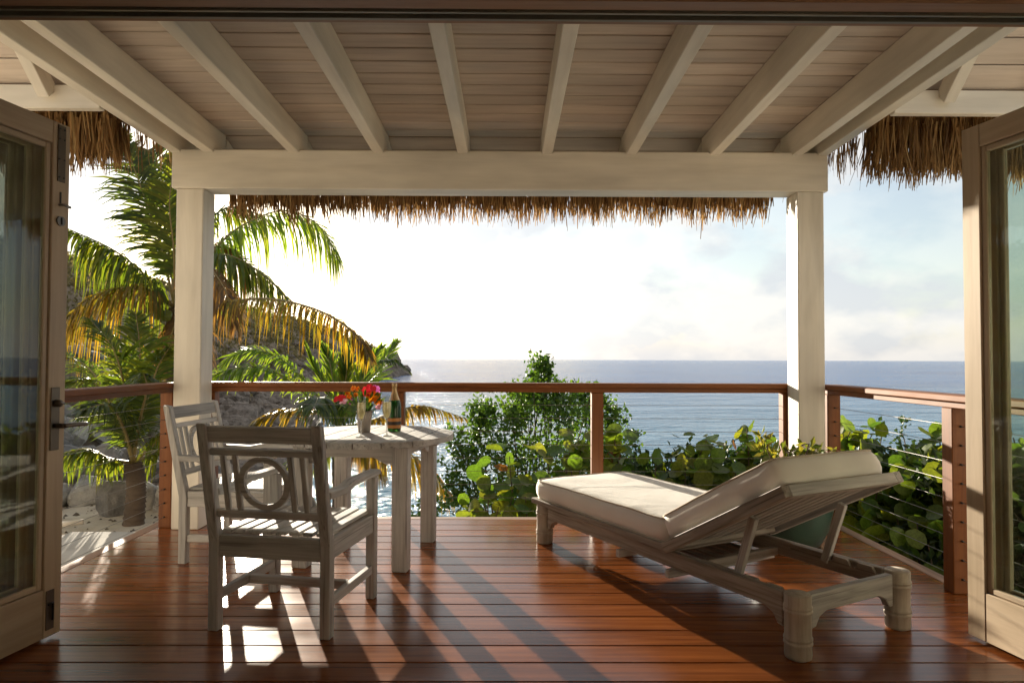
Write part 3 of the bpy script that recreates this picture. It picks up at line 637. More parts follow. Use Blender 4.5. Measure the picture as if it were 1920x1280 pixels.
# ------------------------------------------------------------------ chairs
def copy_tree(o, parent=None):
    c = o.copy(); C.objects.link(c)
    if parent: c.parent = parent
    for ch in o.children: copy_tree(ch, c)
    return c
def make_chair(label):
    t = thing('armchair', label, 'chair', group='weathered armchairs at the round table'); T = M['teak']
    def yb(z): return -.272-.115*max(0, z-.40)/.54
    for sx in (-1, 1):
        x0, x1 = sx*.27-.024, sx*.27+.024
        prism('back_post', T, t, [(-.295, 0), (-.247, 0), (-.247, .40), (yb(.945)+.020, .94), (yb(.945)-.018, .945), (-.297, .40)], 'x', x0, x1, .004, grain='z')
        bar('front_leg', T, t, (sx*.27, .25, 0), (sx*.27, .25, .622), .047, .047, up=(0, 1, 0), bev=.004)
        prism('armrest', T, t, [(-.300, .612), (-.12, .606), (-.03, .626), (.285, .628), (.30, .642), (.29, .655), (-.03, .655), (-.12, .638), (-.303, .645)], 'x', sx*.27-.03, sx*.27+.03, .004)
        bar('side_apron', T, t, (sx*.272, -.246, .385), (sx*.272, .226, .385), .028, .092)
        bar('side_stretcher', T, t, (sx*.27, -.246, .150), (sx*.27, .226, .150), .030, .042)
    bar('front_apron', T, t, (-.246, .252, .385), (.246, .252, .385), .028, .092)
    bar('back_apron', T, t, (-.246, -.272, .383), (.246, -.272, .383), .032, .098)
    bar('cross_stretcher', T, t, (-.254, -.01, .150), (.254, -.01, .150), .032, .040)
    for k in range(8):
        x = -.231+k*.066; bar('seat_slat', T, t, (x, -.252, .442), (x, .275, .442), .052, .018, bev=.004)
    for zc_, h in ((.897, .072), (.818, .030), (.535, .036)):
        bar('back_rail', T, t, (-.246, yb(zc_)+.002, zc_), (.246, yb(zc_)+.002, zc_), .026, h, up=(0, -.21, 1), bev=.004)
    for x in (-.19, -.132, .132, .19):
        bar('back_bar', T, t, (x, yb(.552)+.002, .552), (x, yb(.804)+.002, .804), .026, .018, up=(0, 1, .2))
    vs, fs = [], []; seg = 36; zr0 = .678
    for i in range(seg):
        a = 2*math.pi*i/seg
        for rr, dy in ((.096, .011), (.122, .011), (.122, -.011), (.096, -.011)):
            z = zr0+rr*math.sin(a); vs.append((rr*math.cos(a), yb(z)+dy+.002, z))
    for i in range(seg):
        j = (i+1) % seg
        for q in range(4): fs.append((i*4+q, i*4+(q+1) % 4, j*4+(q+1) % 4, j*4+q))
    obj('back_ring', vs, fs, T, t)
    return t
ch = make_chair('weathered grey armchair with ring back, its back to the room')
ch.location = (-1.008, 3.365, 0); ch.rotation_euler = (0, 0, R(-10.5))
c2 = copy_tree(ch); c2['label'] = 'weathered grey armchair beside the left white post, facing along the railing'
c2.location = (-1.648, 4.40, 0); c2.rotation_euler = (0, 0, R(-95))

# ------------------------------------------------------------------ round table
TX, TY, TZ, TR = -.872, 4.375, .757, .53
ta = R(-7.5)
tb = thing('round_table', 'round weathered grey slatted table set with glasses and a bottle', 'table', (TX, TY, 0), ta)
pw = 2*TR/7
for k in range(7):
    xa, xb = (-TR if k == 0 else (k-3.5)*pw+.0036), (TR if k == 6 else (k-2.5)*pw-.0036)
    pts = []
    t0_, t1_ = math.asin(max(-1, xa/TR)), math.asin(min(1, xb/TR)); xs = [TR*math.sin(t0_+(t1_-t0_)*i/14) for i in range(15)]; xs[0], xs[-1] = max(xa, -TR), min(xb, TR)
    f = lambda x: math.sqrt(max(0, TR*TR-x*x))
    top = [(x, f(x)) for x in xs]; bot = [(x, -f(x)) for x in xs[::-1] if f(x) > .004]
    prism('table_plank', M['teak'], tb, bot[::-1]+top[::-1], 'z', TZ-.036, TZ, .0012, grain='y')
for sx in (-1, 1):
    for sy in (-1, 1): bar('table_leg', M['teak'], tb, (sx*.303, sy*.325, 0), (sx*.303, sy*.325, TZ-.037), .092, .088, up=(0, 1, 0), bev=.006)
for s in (-1, 1):
    def apron(l):
        return [(-l, TZ-.039), (-l, TZ-.15), (-l+.05, TZ-.14), (-l+.12, TZ-.105), (l-.12, TZ-.105), (l-.05, TZ-.14), (l, TZ-.15), (l, TZ-.039)]
    prism('apron', M['teak'], tb, [(x, z) for x, z in apron(.256)], 'y', s*.325-.014, s*.325+.014, .003)
    prism('apron', M['teak'], tb, [(x, z) for x, z in apron(.28)], 'x', s*.303-.014, s*.303+.014, .003)
bar('batten', M['teak'], tb, (-.44, 0, TZ-.054), (.44, 0, TZ-.054), .06, .034)

def onz(px, py, z):
    d = Fv+Rv*((px-960)/FPX)-Uv*((py-640)/FPX); return EYE+d*((z-EYE.z)/d.z)
def flute(label, px, py):
    p = onz(px, py, TZ+.001); t = thing('champagne_flute', label, 'glass', p.to_tuple(), group='champagne flutes')
    lathe('foot', M['flute_stem'], t, [(.001, 0), (.034, .0005), (.034, .002), (.012, .005), (.0055, .012)], 24, closed=False)
    lathe('stem', M['flute_stem'], t, [(.0055, .012), (.004, .03), (.004, .085), (.007, .098)], 16, closed=False)
    lathe('bowl', M['flute'], t, [(.007, .098), (.017, .112), (.026, .145), (.028, .175), (.0265, .21), (.0245, .245), (.0238, .245), (.0258, .21), (.0272, .175), (.025, .146), (.015, .114), (.002, .106)], 28, closed=False)
    lathe('sparkling_wine', M['wine'], t, [(.001, .107), (.014, .1145), (.0242, .147), (.0264, .175), (.0252, .207), (.02, .2075), (.001, .208)], 24, closed=False)
flute('left champagne flute of pale wine in front of the vase', 677, 819)
flute('right champagne flute of pale wine beside the green bottle', 725, 817)
p = onz(739, 808, TZ+.001)
bt = thing('champagne_bottle', 'green champagne bottle with orange label and gold foil neck', 'bottle', p.to_tuple())
lathe('bottle_body', M['bottle'], bt, [(.030, 0), (.042, .002), (.044, .01), (.044, .155), (.042, .175), (.034, .205), (.022, .235), (.0165, .26)], 32)
lathe('foil', M['foil'], bt, [(.0355, .203), (.0232, .236), (.0172, .258), (.0155, .29), (.0175, .292), (.0175, .305), (.015, .312), (.001, .313)], 24, closed=False)
lathe('label_band', M['label'], bt, [(.0446, .022), (.0446, .043)], 32, closed=False)
lathe('label_band', M['label_dark'], bt, [(.0447, .043), (.0447, .066)], 32, closed=False)
lathe('label_band', M['label'], bt, [(.0446, .066), (.0446, .088)], 32, closed=False)
p = onz(683, 810, TZ+.001); PV = p.copy()
vz = lathe('flower_vase', M['vase'], None, [(.036, 0), (.038, .003), (.042, .06), (.050, .12), (.0525, .138), (.050, .1385), (.046, .12), (.03, .03), (.001, .025)], 28); tag(vz, 'small taupe ceramic vase behind the left flute', 'vase'); vz.location = p
# bouquet
bq = thing('bouquet', 'bouquet of red, orange and pink tropical flowers in the taupe vase', 'bouquet', (PV.x, PV.y, PV.z+.04))
BO = Vector((PV.x, PV.y, PV.z+.04))
def flower(px, py, r, ma, kind='cup', dd=0):
    c = at(px, py, (PV-EYE).dot(Fv)+dd)-BO
    st = spline([Vector((rnd.uniform(-.01, .01), rnd.uniform(-.01, .01), -.01)), Vector((c.x*.35, c.y*.35, c.z*.6)), c], 8)
    vs, fs = [], []; n_ = 5 if kind == 'cup' else 9
    face = Vector((rnd.gauss(0, .4)+c.x*3, -.8+rnd.gauss(0, .2), .5+rnd.gauss(0, .3))).normalized()
    a = face.cross(Vector((0, 0, 1))).normalized(); b = face.cross(a)
    reps = [1.0] if kind == 'cup' else [1.0, .7]
    for q in reps:
        for i in range(n_):
            an = 2*math.pi*i/n_+q; d = a*math.cos(an)+b*math.sin(an); sd = face.cross(d); rr = r*q*rnd.uniform(.85, 1.1); wq = rr*(.62 if kind == 'cup' else .3); b0 = len(vs)
            vs += [c, c+d*rr*.5+sd*wq*.8+face*rr*.28, c+d*rr*.5-sd*wq*.8+face*rr*.28, c+d*rr+sd*wq*.55+face*rr*.22, c+d*rr-sd*wq*.55+face*rr*.22, c+d*rr*1.08+face*rr*.10, c+d*rr*.5+face*rr*.16]
            fs += [(b0, b0+1, b0+6), (b0, b0+6, b0+2), (b0+1, b0+3, b0+5, b0+6), (b0+6, b0+5, b0+4, b0+2)]
    fo = obj('flower', vs, fs, ma, bq, True)
    v2, f2 = tubegeo(st, .0022, 5); obj('flower_stem', v2, f2, M['shrub'], fo)
for a_ in ((637, 748, .030, 'red'), (645, 753, .022, 'magenta', 'cup', -.02), (659, 752, .021, 'pink'), (652, 738, .016, 'orange', 'd'), (663, 728, .016, 'orange', 'd'), (671, 729, .014, 'orange', 'd'), (667, 740, .013, 'orange', 'd'), (655, 744, .015, 'orange', 'd'),
           (692, 733, .036, 'red'), (703, 730, .024, 'pink', 'cup', .02), (700, 744, .034, 'orange', 'cup', -.02), (706, 752, .026, 'orange', 'cup', -.01), (714, 757, .022, 'magenta'), (709, 764, .014, 'magenta')):
    flower(a_[0], a_[1], a_[2]*1.3, M[a_[3]], *a_[4:])
vs, fs = [], []
for i in range(60):
    d = Vector((rnd.gauss(.1, .5), rnd.gauss(0, .5), rnd.uniform(.2, 1.1))).normalized(); c = Vector((0, 0, .06))+d*rnd.uniform(.06, .17); s = d.cross(Vector((rnd.gauss(0, 1), rnd.gauss(0, 1), rnd.gauss(0, 1)))).normalized()*.012; b0 = len(vs)
    vs += [c-d*.03, c+s, c+d*.035, c-s]; fs.append((b0, b0+1, b0+2, b0+3))
obj('leaves', vs, fs, M['shrub'], bq)

# ------------------------------------------------------------------ chaise lounge
CO = Vector((.257, 4.628, 0)); cang = R(-61.73)      # local x: foot to head, local y: far side
lg = thing('sun_lounger', 'weathered teak sun lounger on bamboo carved legs with raised backrest', 'sun lounger', CO.to_tuple(), cang)
LW, LL = .682, 2.014; TD = M['teak_dark']; TT = M['teak']
for x in (0, LL):
    for y_ in (0, LW):
        prof = [(.052, 0), (.060, .004), (.063, .02), (.061, .055), (.066, .062), (.066, .070), (.060, .074), (.066, .079), (.066, .087), (.061, .094), (.060, .185), (.066, .192), (.066, .199), (.060, .203), (.066, .208), (.066, .214), (.061, .222), (.062, .258), (.058, .264)]
        lathe('bamboo_leg', M['teak_leg'], lg, [(r*.88, z) for r, z in prof], 26, (x, y_, 0))
def rail_pts(l0, l1):
    return [(l0, .255), (l0, .11), (l0+.03, .115), (l0+.05, .15), (l0+.10, .172), (l1-.10, .172), (l1-.05, .15), (l1-.03, .115), (l1, .11), (l1, .255)]
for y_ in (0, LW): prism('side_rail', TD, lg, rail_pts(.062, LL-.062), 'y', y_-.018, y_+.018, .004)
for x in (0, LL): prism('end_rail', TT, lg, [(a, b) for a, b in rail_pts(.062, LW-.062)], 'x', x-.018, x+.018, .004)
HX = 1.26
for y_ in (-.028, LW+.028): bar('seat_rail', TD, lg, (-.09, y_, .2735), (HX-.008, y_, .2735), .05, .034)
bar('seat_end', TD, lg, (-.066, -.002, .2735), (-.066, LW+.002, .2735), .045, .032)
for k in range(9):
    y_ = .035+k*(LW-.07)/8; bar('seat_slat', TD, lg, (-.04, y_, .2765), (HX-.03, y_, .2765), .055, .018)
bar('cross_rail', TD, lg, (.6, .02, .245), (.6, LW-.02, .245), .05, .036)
bar('cross_rail', TD, lg, (HX-.08, .02, .245), (HX-.08, LW-.02, .245), .05, .036)
# pull-out tray under the seat
for x in (.86, 1.27): bar('tray_rail', TT, lg, (x, -.05, .148), (x, LW+.04, .148), .03, .042)
for k in range(8):
    y_ = .06+k*.08; bar('tray_slat', TD, lg, (.877, y_, .158), (1.253, y_, .158), .05, .014)
# backrest
BA = R(29); BL = .85; ca, sa = math.cos(BA), math.sin(BA)
def bk(s, y_, q): return Vector((HX+s*ca-q*sa, y_, .268+s*sa+q*ca))
upb = (-sa, 0, ca)
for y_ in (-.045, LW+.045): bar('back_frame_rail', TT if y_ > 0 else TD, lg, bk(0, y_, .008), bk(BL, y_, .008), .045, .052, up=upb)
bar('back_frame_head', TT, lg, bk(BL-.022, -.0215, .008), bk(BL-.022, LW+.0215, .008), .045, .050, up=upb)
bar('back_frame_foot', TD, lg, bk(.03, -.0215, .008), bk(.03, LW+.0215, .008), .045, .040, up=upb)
for k in range(9):
    y_ = .03+k*(LW-.06)/8; bar('back_slat', TT, lg, bk(.055, y_, .016), bk(BL-.048, y_, .016), .05, .018, up=upb)
for y_ in (.03, LW-.03): bar('prop', TT, lg, bk(.56, y_, -.02), (1.655, y_, .212), .028, .040, up=(1, 0, 0))
for y_ in (.027, LW-.027):
    pts = [(1.45, .255), (1.45, .20), (2.03, .20), (2.03, .255), (1.97, .255), (1.96, .225), (1.93, .222), (1.91, .255), (1.84, .255), (1.83, .225), (1.80, .222), (1.78, .255), (1.71, .255), (1.70, .225), (1.67, .222), (1.64, .255)]
    prism('notched_rail', TD, lg, pts, 'y', y_-.008, y_+.008, 0)
bar('cross_rail', TD, lg, (1.34, .02, .19), (1.34, LW-.02, .19), .04, .04)

def pad(name, parent, l, wd, h, nx, ny, mtx, crown=.014, sag=.0):
    """a box cushion with soft sides: rounded edges and a slightly domed top"""
    bm = bmesh.new(); vs = {}
    nz = 4
    def co_(i, j, k):
        u, v, q = i/nx*2-1, j/ny*2-1, k/nz*2-1
        x, y_, z = u*l/2, v*wd/2, q*h/2
        e = (1-abs(u)**8)*(1-abs(v)**8); z += q*crown*e
        x += (1-q*q)*.009*(1 if abs(u) > .999 else 0)*math.copysign(1, u); y_ += (1-q*q)*.009*(1 if abs(v) > .999 else 0)*math.copysign(1, v)
        rr = .009
        if abs(q) > .99:
            if abs(u) > .999: x -= math.copysign(rr*.35, u)
            if abs(v) > .999: y_ -= math.copysign(rr*.35, v)
        # soft corners in plan
        if abs(u) > .999 and abs(v) > .999: x -= math.copysign(.012, u); y_ -= math.copysign(.012, v)
        n_ = noise.noise(Vector((x*5, y_*5, z*5+l*7)))*.004+noise.noise(Vector((x*14, y_*14, l)))*.0015
        return Vector((x, y_, z+n_+sag*math.cos(u*1.5)*0))
    def V(i, j, k):
        if (i, j, k) not in vs: vs[(i, j, k)] = bm.verts.new(co_(i, j, k))
        return vs[(i, j, k)]
    for i in range(nx):
        for j in range(ny):
            bm.faces.new((V(i, j, 0), V(i, j+1, 0), V(i+1, j+1, 0), V(i+1, j, 0))); bm.faces.new((V(i, j, nz), V(i+1, j, nz), V(i+1, j+1, nz), V(i, j+1, nz)))
    for k in range(nz):
        for i in range(nx):
            bm.faces.new((V(i, 0, k), V(i+1, 0, k), V(i+1, 0, k+1), V(i, 0, k+1))); bm.faces.new((V(i, ny, k), V(i, ny, k+1), V(i+1, ny, k+1), V(i+1, ny, k)))
        for j in range(ny):
            bm.faces.new((V(0, j, k), V(0, j, k+1), V(0, j+1, k+1), V(0, j+1, k))); bm.faces.new((V(nx, j, k), V(nx, j+1, k), V(nx, j+1, k+1), V(nx, j, k+1)))
    loops = []
    for k in (0, nz):
        lp = [vs[(i, 0, k)].co.copy() for i in range(nx)]+[vs[(nx, j, k)].co.copy() for j in range(ny)]+[vs[(i, ny, k)].co.copy() for i in range(nx, 0, -1)]+[vs[(0, j, k)].co.copy() for j in range(ny, 0, -1)]
        loops.append(lp+[lp[0]])
    me = bpy.data.meshes.new(name); bm.to_mesh(me); bm.free(); me.materials.append(M['canvas'])
    me.polygons.foreach_set('use_smooth', [True]*len(me.polygons))
    o = link(name, me, parent, mtx)
    a, f = [], []
    for lp in loops: tubegeo(lp, .0055, 6, a, f)
    obj('piping', a, f, M['piping'], o, True)
    return o
cu = thing('lounger_cushion', 'cream canvas cushion lying on the sun lounger, folded at the backrest', 'cushion', CO.to_tuple(), cang)
pad('seat_pad', cu, HX+.065, LW+.065, .118, 24, 14, Matrix.Translation((HX/2-.035, LW/2, .2925+.060)), .012)
mtx = Matrix.Translation(bk(BL/2-.01, LW/2-.01, .034+.064)) @ Matrix.Rotation(-BA, 4, 'Y')
pad('back_pad', cu, BL-.03, LW+.03, .122, 18, 14, mtx, .016)

# ------------------------------------------------------------------ planter with croton
pp = Vector((1.93, 4.62, 0))
pot = lathe('planter', M['pot'], None, [(.15, 0), (.17, .005), (.22, .10), (.255, .25), (.262, .36), (.25, .43), (.262, .45), (.265, .475), (.245, .48), (.235, .45), (.23, .42), (.001, .42)], 36); pot.location = pp
tag(pot, 'green glazed planter on the deck behind the lounger', 'planter')
def leafcloud(name, pts, size, ma, parent, rng, asp=.55, up=.2, kind=None):
    """many small folded leaves at pts"""
    n_ = len(pts); vs = np.zeros((n_*5, 3)); fs = []
    for i, p_ in enumerate(pts):
        d = Vector((rng.gauss(0, 1), rng.gauss(0, 1), rng.gauss(up, .8))).normalized(); s = d.cross(Vector((rng.gauss(0, 1), rng.gauss(0, 1), rng.gauss(0, 1)))).normalized(); nn = d.cross(s)
        L_ = size*rng.uniform(.65, 1.25); b0 = i*5; p_ = Vector(p_)
        vs[b0] = p_; vs[b0+1] = p_+d*L_*.5+s*L_*asp*.5+nn*L_*.1; vs[b0+2] = p_+d*L_; vs[b0+3] = p_+d*L_*.5-s*L_*asp*.5+nn*L_*.1; vs[b0+4] = p_+d*L_*.5
        fs += [(b0, b0+1, b0+4), (b0+1, b0+2, b0+4), (b0, b0+4, b0+3), (b0+4, b0+2, b0+3)]
    return obj(name, vs.tolist(), fs, ma, parent, kind=kind)
def branchy(parent, base, tips, ma, r0, r1=.004, wob=.12, rng=rnd, name='stem'):
    vs, fs = [], []
    for tp in tips:
        b = Vector(base); tp = Vector(tp); mid = b.lerp(tp, .5)+Vector((rng.gauss(0, wob), rng.gauss(0, wob), rng.gauss(.05, wob*.5)))
        tubegeo(spline([b+Vector((rng.gauss(0, r0), rng.gauss(0, r0), 0)), mid, tp], 7), lambda t: r0+(r1-r0)*t, 5, vs, fs)
    return obj(name, vs, fs, ma, parent, True)
def shrub(name, label, cat, base, clumps, leaf, ma, n_per, seed, asp=.55, up=.25, r0=.02, group=None, leafname='foliage'):
    """clumps: (centre, radius) in world space; leaves gather on twig ends so gaps stay open"""
    rng = random.Random(seed); t = thing(name, label, cat, Vector(base).to_tuple(), group=group); B = Vector(base); pts, tips = [], []
    for c, rad in clumps:
        c = Vector(c)-B; rad = rad if hasattr(rad, '__len__') else (rad, rad, rad); tips.append(c)
        ntw = max(3, int(n_per/14*min(1, (rad[0]+rad[2])/2/.27)**2))
        for k in range(ntw):
            d = Vector((rng.gauss(0, 1), rng.gauss(0, 1), rng.gauss(0, 1))).normalized()*(rng.random()**.45)
            tw = c+Vector((d.x*rad[0], d.y*rad[1], d.z*rad[2])); s = .22*sum(rad)/3
            for q in range(14): pts.append(tw+Vector((rng.gauss(0, s), rng.gauss(0, s), rng.gauss(0, s))))
    leafcloud(leafname, pts, leaf, ma, t, rng, asp, up)
    branchy(t, (0, 0, 0), tips, M['bark'], r0, rng=rng)
    return t
shrub('croton_plant', 'yellow green variegated croton growing in the glazed planter', 'plant', (1.93, 4.62, .42),
      [((1.84, 4.60, .56), (.13, .13, .08)), ((2.00, 4.62, .57), (.14, .14, .08)), ((1.76, 4.62, .66), (.07, .08, .07)), ((1.92, 4.70, .58), (.15, .13, .08)), ((2.10, 4.66, .56), (.12, .12, .07))], .07, M['croton'], 84, 3, .42, .4, .008)

# ------------------------------------------------------------------ palms
def frond(parent, O, pts, ma, ll, n=64, droop=.5, spread=.85, sweep=.55, width=.030, r0=.016, seed=0, t0=.16, side=None):
    rng = random.Random(seed); P = [p-O for p in spline(pts, 46)]
    vs, fs = tubegeo(P, lambda t: r0*(1-t)+.003, 5); o = obj('frond', vs, fs, M['rachis'], parent, True)
    vs, fs = [], []; UP = Vector((0, 0, 1))
    for k in range(n):
        t = t0+(1-t0)*(k+rng.random()*.6)/n; f = t*45; i = min(44, int(f)); c = P[i].lerp(P[i+1], f-i); T = (P[i+1]-P[i]).normalized()
        S = T.cross(UP)
        if side is not None: S = (S+Vector(side)*.6)
        if S.length < .15: S = T.cross(Vector((0, -1, .2)))
        S.normalize(); Nn = S.cross(T)
        env = min(1, (t-t0+.08)/.25)*(1 if t < .6 else max(.28, 1-(t-.6)/.4*.72))
        for sg in (-1, 1):
            if rng.random() < .08: continue
            l = ll*env*rng.uniform(.8, 1.1); D = (T*(sweep+.5*t*t)+S*sg*spread+Nn*rng.gauss(.18, .12)+Vector((rng.gauss(0, .11), rng.gauss(0, .11), rng.gauss(0, .11)))).normalized()
            if rng.random() < .12: l *= rng.uniform(.45, .85)
            W = (T-D*T.dot(D)).normalized()*width*.5*rng.uniform(.8, 1.2); dr = droop*rng.uniform(.5, 1.45); b0 = len(vs); path = []
            for q in (0, .3, .65, 1):
                path.append(c+D*l*q*(1-.25*dr*q)-UP*dr*l*q*q)
            vs += [path[0]-W*.5, path[0]+W*.5, path[1]-W, path[1]+W, path[2]-W*.85, path[2]+W*.85, path[3]]
            fs += [(b0, b0+1, b0+3, b0+2), (b0+2, b0+3, b0+5, b0+4), (b0+4, b0+5, b0+6)]
    obj('leaflets', vs, fs, ma, o)
    return o
def trunk(parent, O, pts, r0, r1, seed):
    rng = random.Random(seed); path = spline(pts, 130); vs, fs = [], []
    def rad(t):
        k = (t*26) % 1; return (r0+(r1-r0)*t)*(1+.16*(1-k)**2+rng.uniform(-.02, .02))*(1+.45*math.exp(-max(0, t-.12)*16))
    vs, fs = tubegeo([p-O for p in path], rad, 14); return obj('trunk', vs, fs, M['trunk'], parent, True)
def palm(label, base, crown, r0, r1, fr, seed):
    t = thing('coconut_palm', label, 'palm tree', base.to_tuple(), group='coconut palms beyond the railing'); O = base
    trunk(t, O, [base-Vector((0, 0, .4)), base.lerp(crown, .5)+Vector((.04, 0, 0)), crown], r0, r1, seed)
    for i, (pts, ma, ll, dr, kw) in enumerate(fr):
        frond(t, O, [crown]+pts, M[ma], ll, droop=dr, seed=seed*50+i, **kw)
    return t
A_ = lambda *p: at(*p)
dA = 9.0; cA = at(328, 578, dA)
bA = Vector((cA.x+.05, cA.y, ground_h(cA.x, cA.y)))
pa = palm('tall coconut palm behind the left white post with golden drooping fronds', bA, cA, .15, .11, [
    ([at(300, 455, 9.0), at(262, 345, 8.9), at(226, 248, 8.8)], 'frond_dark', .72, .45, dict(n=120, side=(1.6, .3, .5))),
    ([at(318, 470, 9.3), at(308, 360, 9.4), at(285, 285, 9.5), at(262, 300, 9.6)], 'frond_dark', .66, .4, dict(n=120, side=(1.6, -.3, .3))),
    ([at(326, 470, 8.9), at(318, 380, 8.8), at(330, 290, 8.8)], 'frond', .70, .4, dict(n=120, side=(1.6, .2, 0))),
    ([at(282, 525, 8.7), at(215, 470, 8.5), at(120, 425, 8.3)], 'frond', .74, 1.25, dict(n=120)),
    ([at(285, 545, 8.6), at(225, 540, 8.3), at(165, 560, 8.1), at(115, 610, 8.0)], 'frond_gold', .70, 1.2, dict(n=84)),
    ([at(380, 500, 9.0), at(440, 432, 9.1), at(530, 395, 9.2), at(600, 425, 9.2), at(634, 488, 9.2)], 'frond_fresh', .80, 1.15, dict(n=130, side=(0, .2, -.3))),
    ([at(370, 500, 8.8), at(420, 478, 8.6), at(480, 505, 8.5), at(540, 560, 8.4)], 'frond', .60, 1.2, dict(n=110)),
    ([at(375, 480, 9.3), at(430, 465, 9.5), at(480, 520, 9.7), at(520, 565, 9.8)], 'frond_dry', .6, 1.2, dict(n=100)),
    ([at(400, 570, 8.3), at(500, 560, 7.5), at(600, 583, 6.9), at(668, 628, 6.6), at(692, 668, 6.5)], 'frond_gold', .38, 1.1, dict(n=112, width=.022)),
    ([at(350, 480, 9.4), at(400, 405, 9.7), at(450, 390, 9.9), at(520, 420, 10)], 'frond', .62, .9, dict(n=110)),
    ([at(350, 520, 8.6), at(385, 500, 8.3), at(420, 540, 8.1), at(440, 610, 8.0)], 'frond_dry', .5, 1.2, dict(n=90)),
    ([at(330, 600, 8.8), at(318, 640, 8.6), at(300, 700, 8.6)], 'frond_dry', .4, 1.0, dict(n=50)),
    ([at(345, 585, 9.2), at(375, 610, 9.1), at(400, 680, 9.1)], 'frond_dry', .4, 1.0, dict(n=50)),
], 1)
for i, (px, py, d) in enumerate(((286, 577, 8.75), (300, 585, 8.7), (312, 592, 8.75), (297, 570, 8.85))):
    c = at(px, py, d)-bA; vs, fs = icorock(3, 900+i, .075, .075, .09, .0); o = obj('coconut', [v+c for v in vs], fs, M['coconut'], pa, True)
cB = at(250, 868, 6.3); bB = Vector((cB.x-.02, cB.y, ground_h(cB.x, cB.y)))
palm('small bushy palm growing beside the concrete path on the left', bB, cB, .085, .075, [
    ([at(240, 760, 6.3), at(215, 660, 6.2), at(170, 600, 6.2)], 'frond', .50, .35, dict(n=101, width=.022)),
    ([at(258, 760, 6.4), at(262, 660, 6.5), at(255, 590, 6.6)], 'frond', .50, .35, dict(n=101, width=.022)),
    ([at(270, 770, 6.2), at(295, 690, 6.1), at(318, 650, 6.0)], 'frond', .42, .4, dict(n=92, width=.022)),
    ([at(225, 790, 6.1), at(180, 720, 5.9), at(125, 715, 5.8)], 'frond', .46, .5, dict(n=95, width=.022)),
    ([at(228, 800, 6.5), at(175, 700, 6.8), at(120, 660, 7.0)], 'frond_fresh', .48, .5, dict(n=95, width=.022)),
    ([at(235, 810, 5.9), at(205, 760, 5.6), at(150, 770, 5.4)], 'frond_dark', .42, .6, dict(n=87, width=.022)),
    ([at(205, 860, 6.1), at(165, 842, 6.0), at(112, 850, 5.9)], 'frond', .30, .9, dict(n=66, width=.022)),
    ([at(200, 868, 6.5), at(150, 858, 6.6), at(100, 880, 6.7)], 'frond', .30, .9, dict(n=66, width=.022)),
    ([at(290, 830, 6.2), at(320, 800, 6.2), at(350, 830, 6.2)], 'frond', .34, .7, dict(n=66, width=.022)),
    ([at(285, 850, 6.5), at(310, 840, 6.7), at(330, 880, 6.8)], 'frond', .3, .9, dict(n=58, width=.022)),
    ([at(262, 790, 5.9), at(275, 730, 5.6), at(270, 700, 5.3)], 'frond_dark', .42, .6, dict(n=81, width=.022)),
], 2)
cC = at(636, 800, 15.0); bC = Vector((cC.x, cC.y, ground_h(cC.x, cC.y)))
palm('green coconut palm rising behind the railing at the round table', bC, cC, .17, .15, [
    ([at(590, 735, 15.00), at(530, 675, 14.82), at(465, 655, 14.63), at(405, 690, 14.45)], 'frond_fresh', 0.84, .45, dict(n=110, width=.055, r0=.028)),
    ([at(575, 740, 14.27), at(500, 690, 13.72), at(420, 695, 13.17), at(360, 730, 12.80)], 'frond_fresh', 0.73, .6, dict(n=104, width=.055, r0=.028)),
    ([at(612, 730, 15.18), at(590, 690, 15.37), at(571, 644, 15.37)], 'frond_fresh', 0.48, .1, dict(n=75, width=.055, r0=.028, spread=.35, sweep=1.0)),
    ([at(626, 730, 15.37), at(618, 680, 15.73), at(604, 646, 15.91)], 'frond_fresh', 0.55, .1, dict(n=75, width=.055, r0=.028, spread=.4, sweep=1.0)),
    ([at(645, 730, 15.18), at(650, 690, 15.18), at(646, 640, 15.37)], 'frond', 0.55, .15, dict(n=75, width=.055, r0=.028, spread=.45, sweep=.9)),
    ([at(668, 735, 14.63), at(690, 690, 14.45), at(715, 650, 14.27)], 'frond_fresh', 0.66, .15, dict(n=75, width=.055, r0=.028, spread=.5, sweep=.9)),
    ([at(672, 740, 15.37), at(710, 690, 16.10), at(745, 640, 16.65)], 'frond_fresh', 0.77, .15, dict(n=87, width=.055, r0=.028, spread=.6, sweep=.8)),
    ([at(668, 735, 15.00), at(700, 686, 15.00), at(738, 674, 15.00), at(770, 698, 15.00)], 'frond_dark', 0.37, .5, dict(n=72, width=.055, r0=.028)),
    ([at(600, 775, 14.09), at(555, 768, 13.72), at(500, 778, 13.54), at(470, 800, 13.35)], 'frond_gold', 0.55, .6, dict(n=75, width=.055, r0=.028)),
    ([at(690, 790, 14.63), at(750, 768, 14.45), at(800, 762, 14.45), at(874, 784, 14.45)], 'frond_gold', 0.48, .9, dict(n=87, width=.055, r0=.028)),
    ([at(680, 830, 14.63), at(720, 838, 14.45), at(790, 865, 14.27), at(850, 935, 14.09)], 'frond_gold', 0.84, .95, dict(n=101, width=.055, r0=.028)),
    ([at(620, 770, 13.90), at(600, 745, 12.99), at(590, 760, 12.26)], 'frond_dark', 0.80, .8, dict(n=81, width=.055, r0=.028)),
    ([at(650, 765, 14.09), at(662, 745, 13.35), at(672, 770, 12.62)], 'frond', 0.73, .8, dict(n=81, width=.055, r0=.028)),
    ([at(660, 830, 15.73), at(690, 850, 16.28), at(720, 900, 16.46)], 'frond_dry', 0.73, .9, dict(n=72, width=.055, r0=.028)),
    ([at(610, 840, 14.63), at(560, 860, 14.27), at(520, 920, 14.09)], 'frond', 0.73, .9, dict(n=72, width=.055, r0=.028)),
], 3)

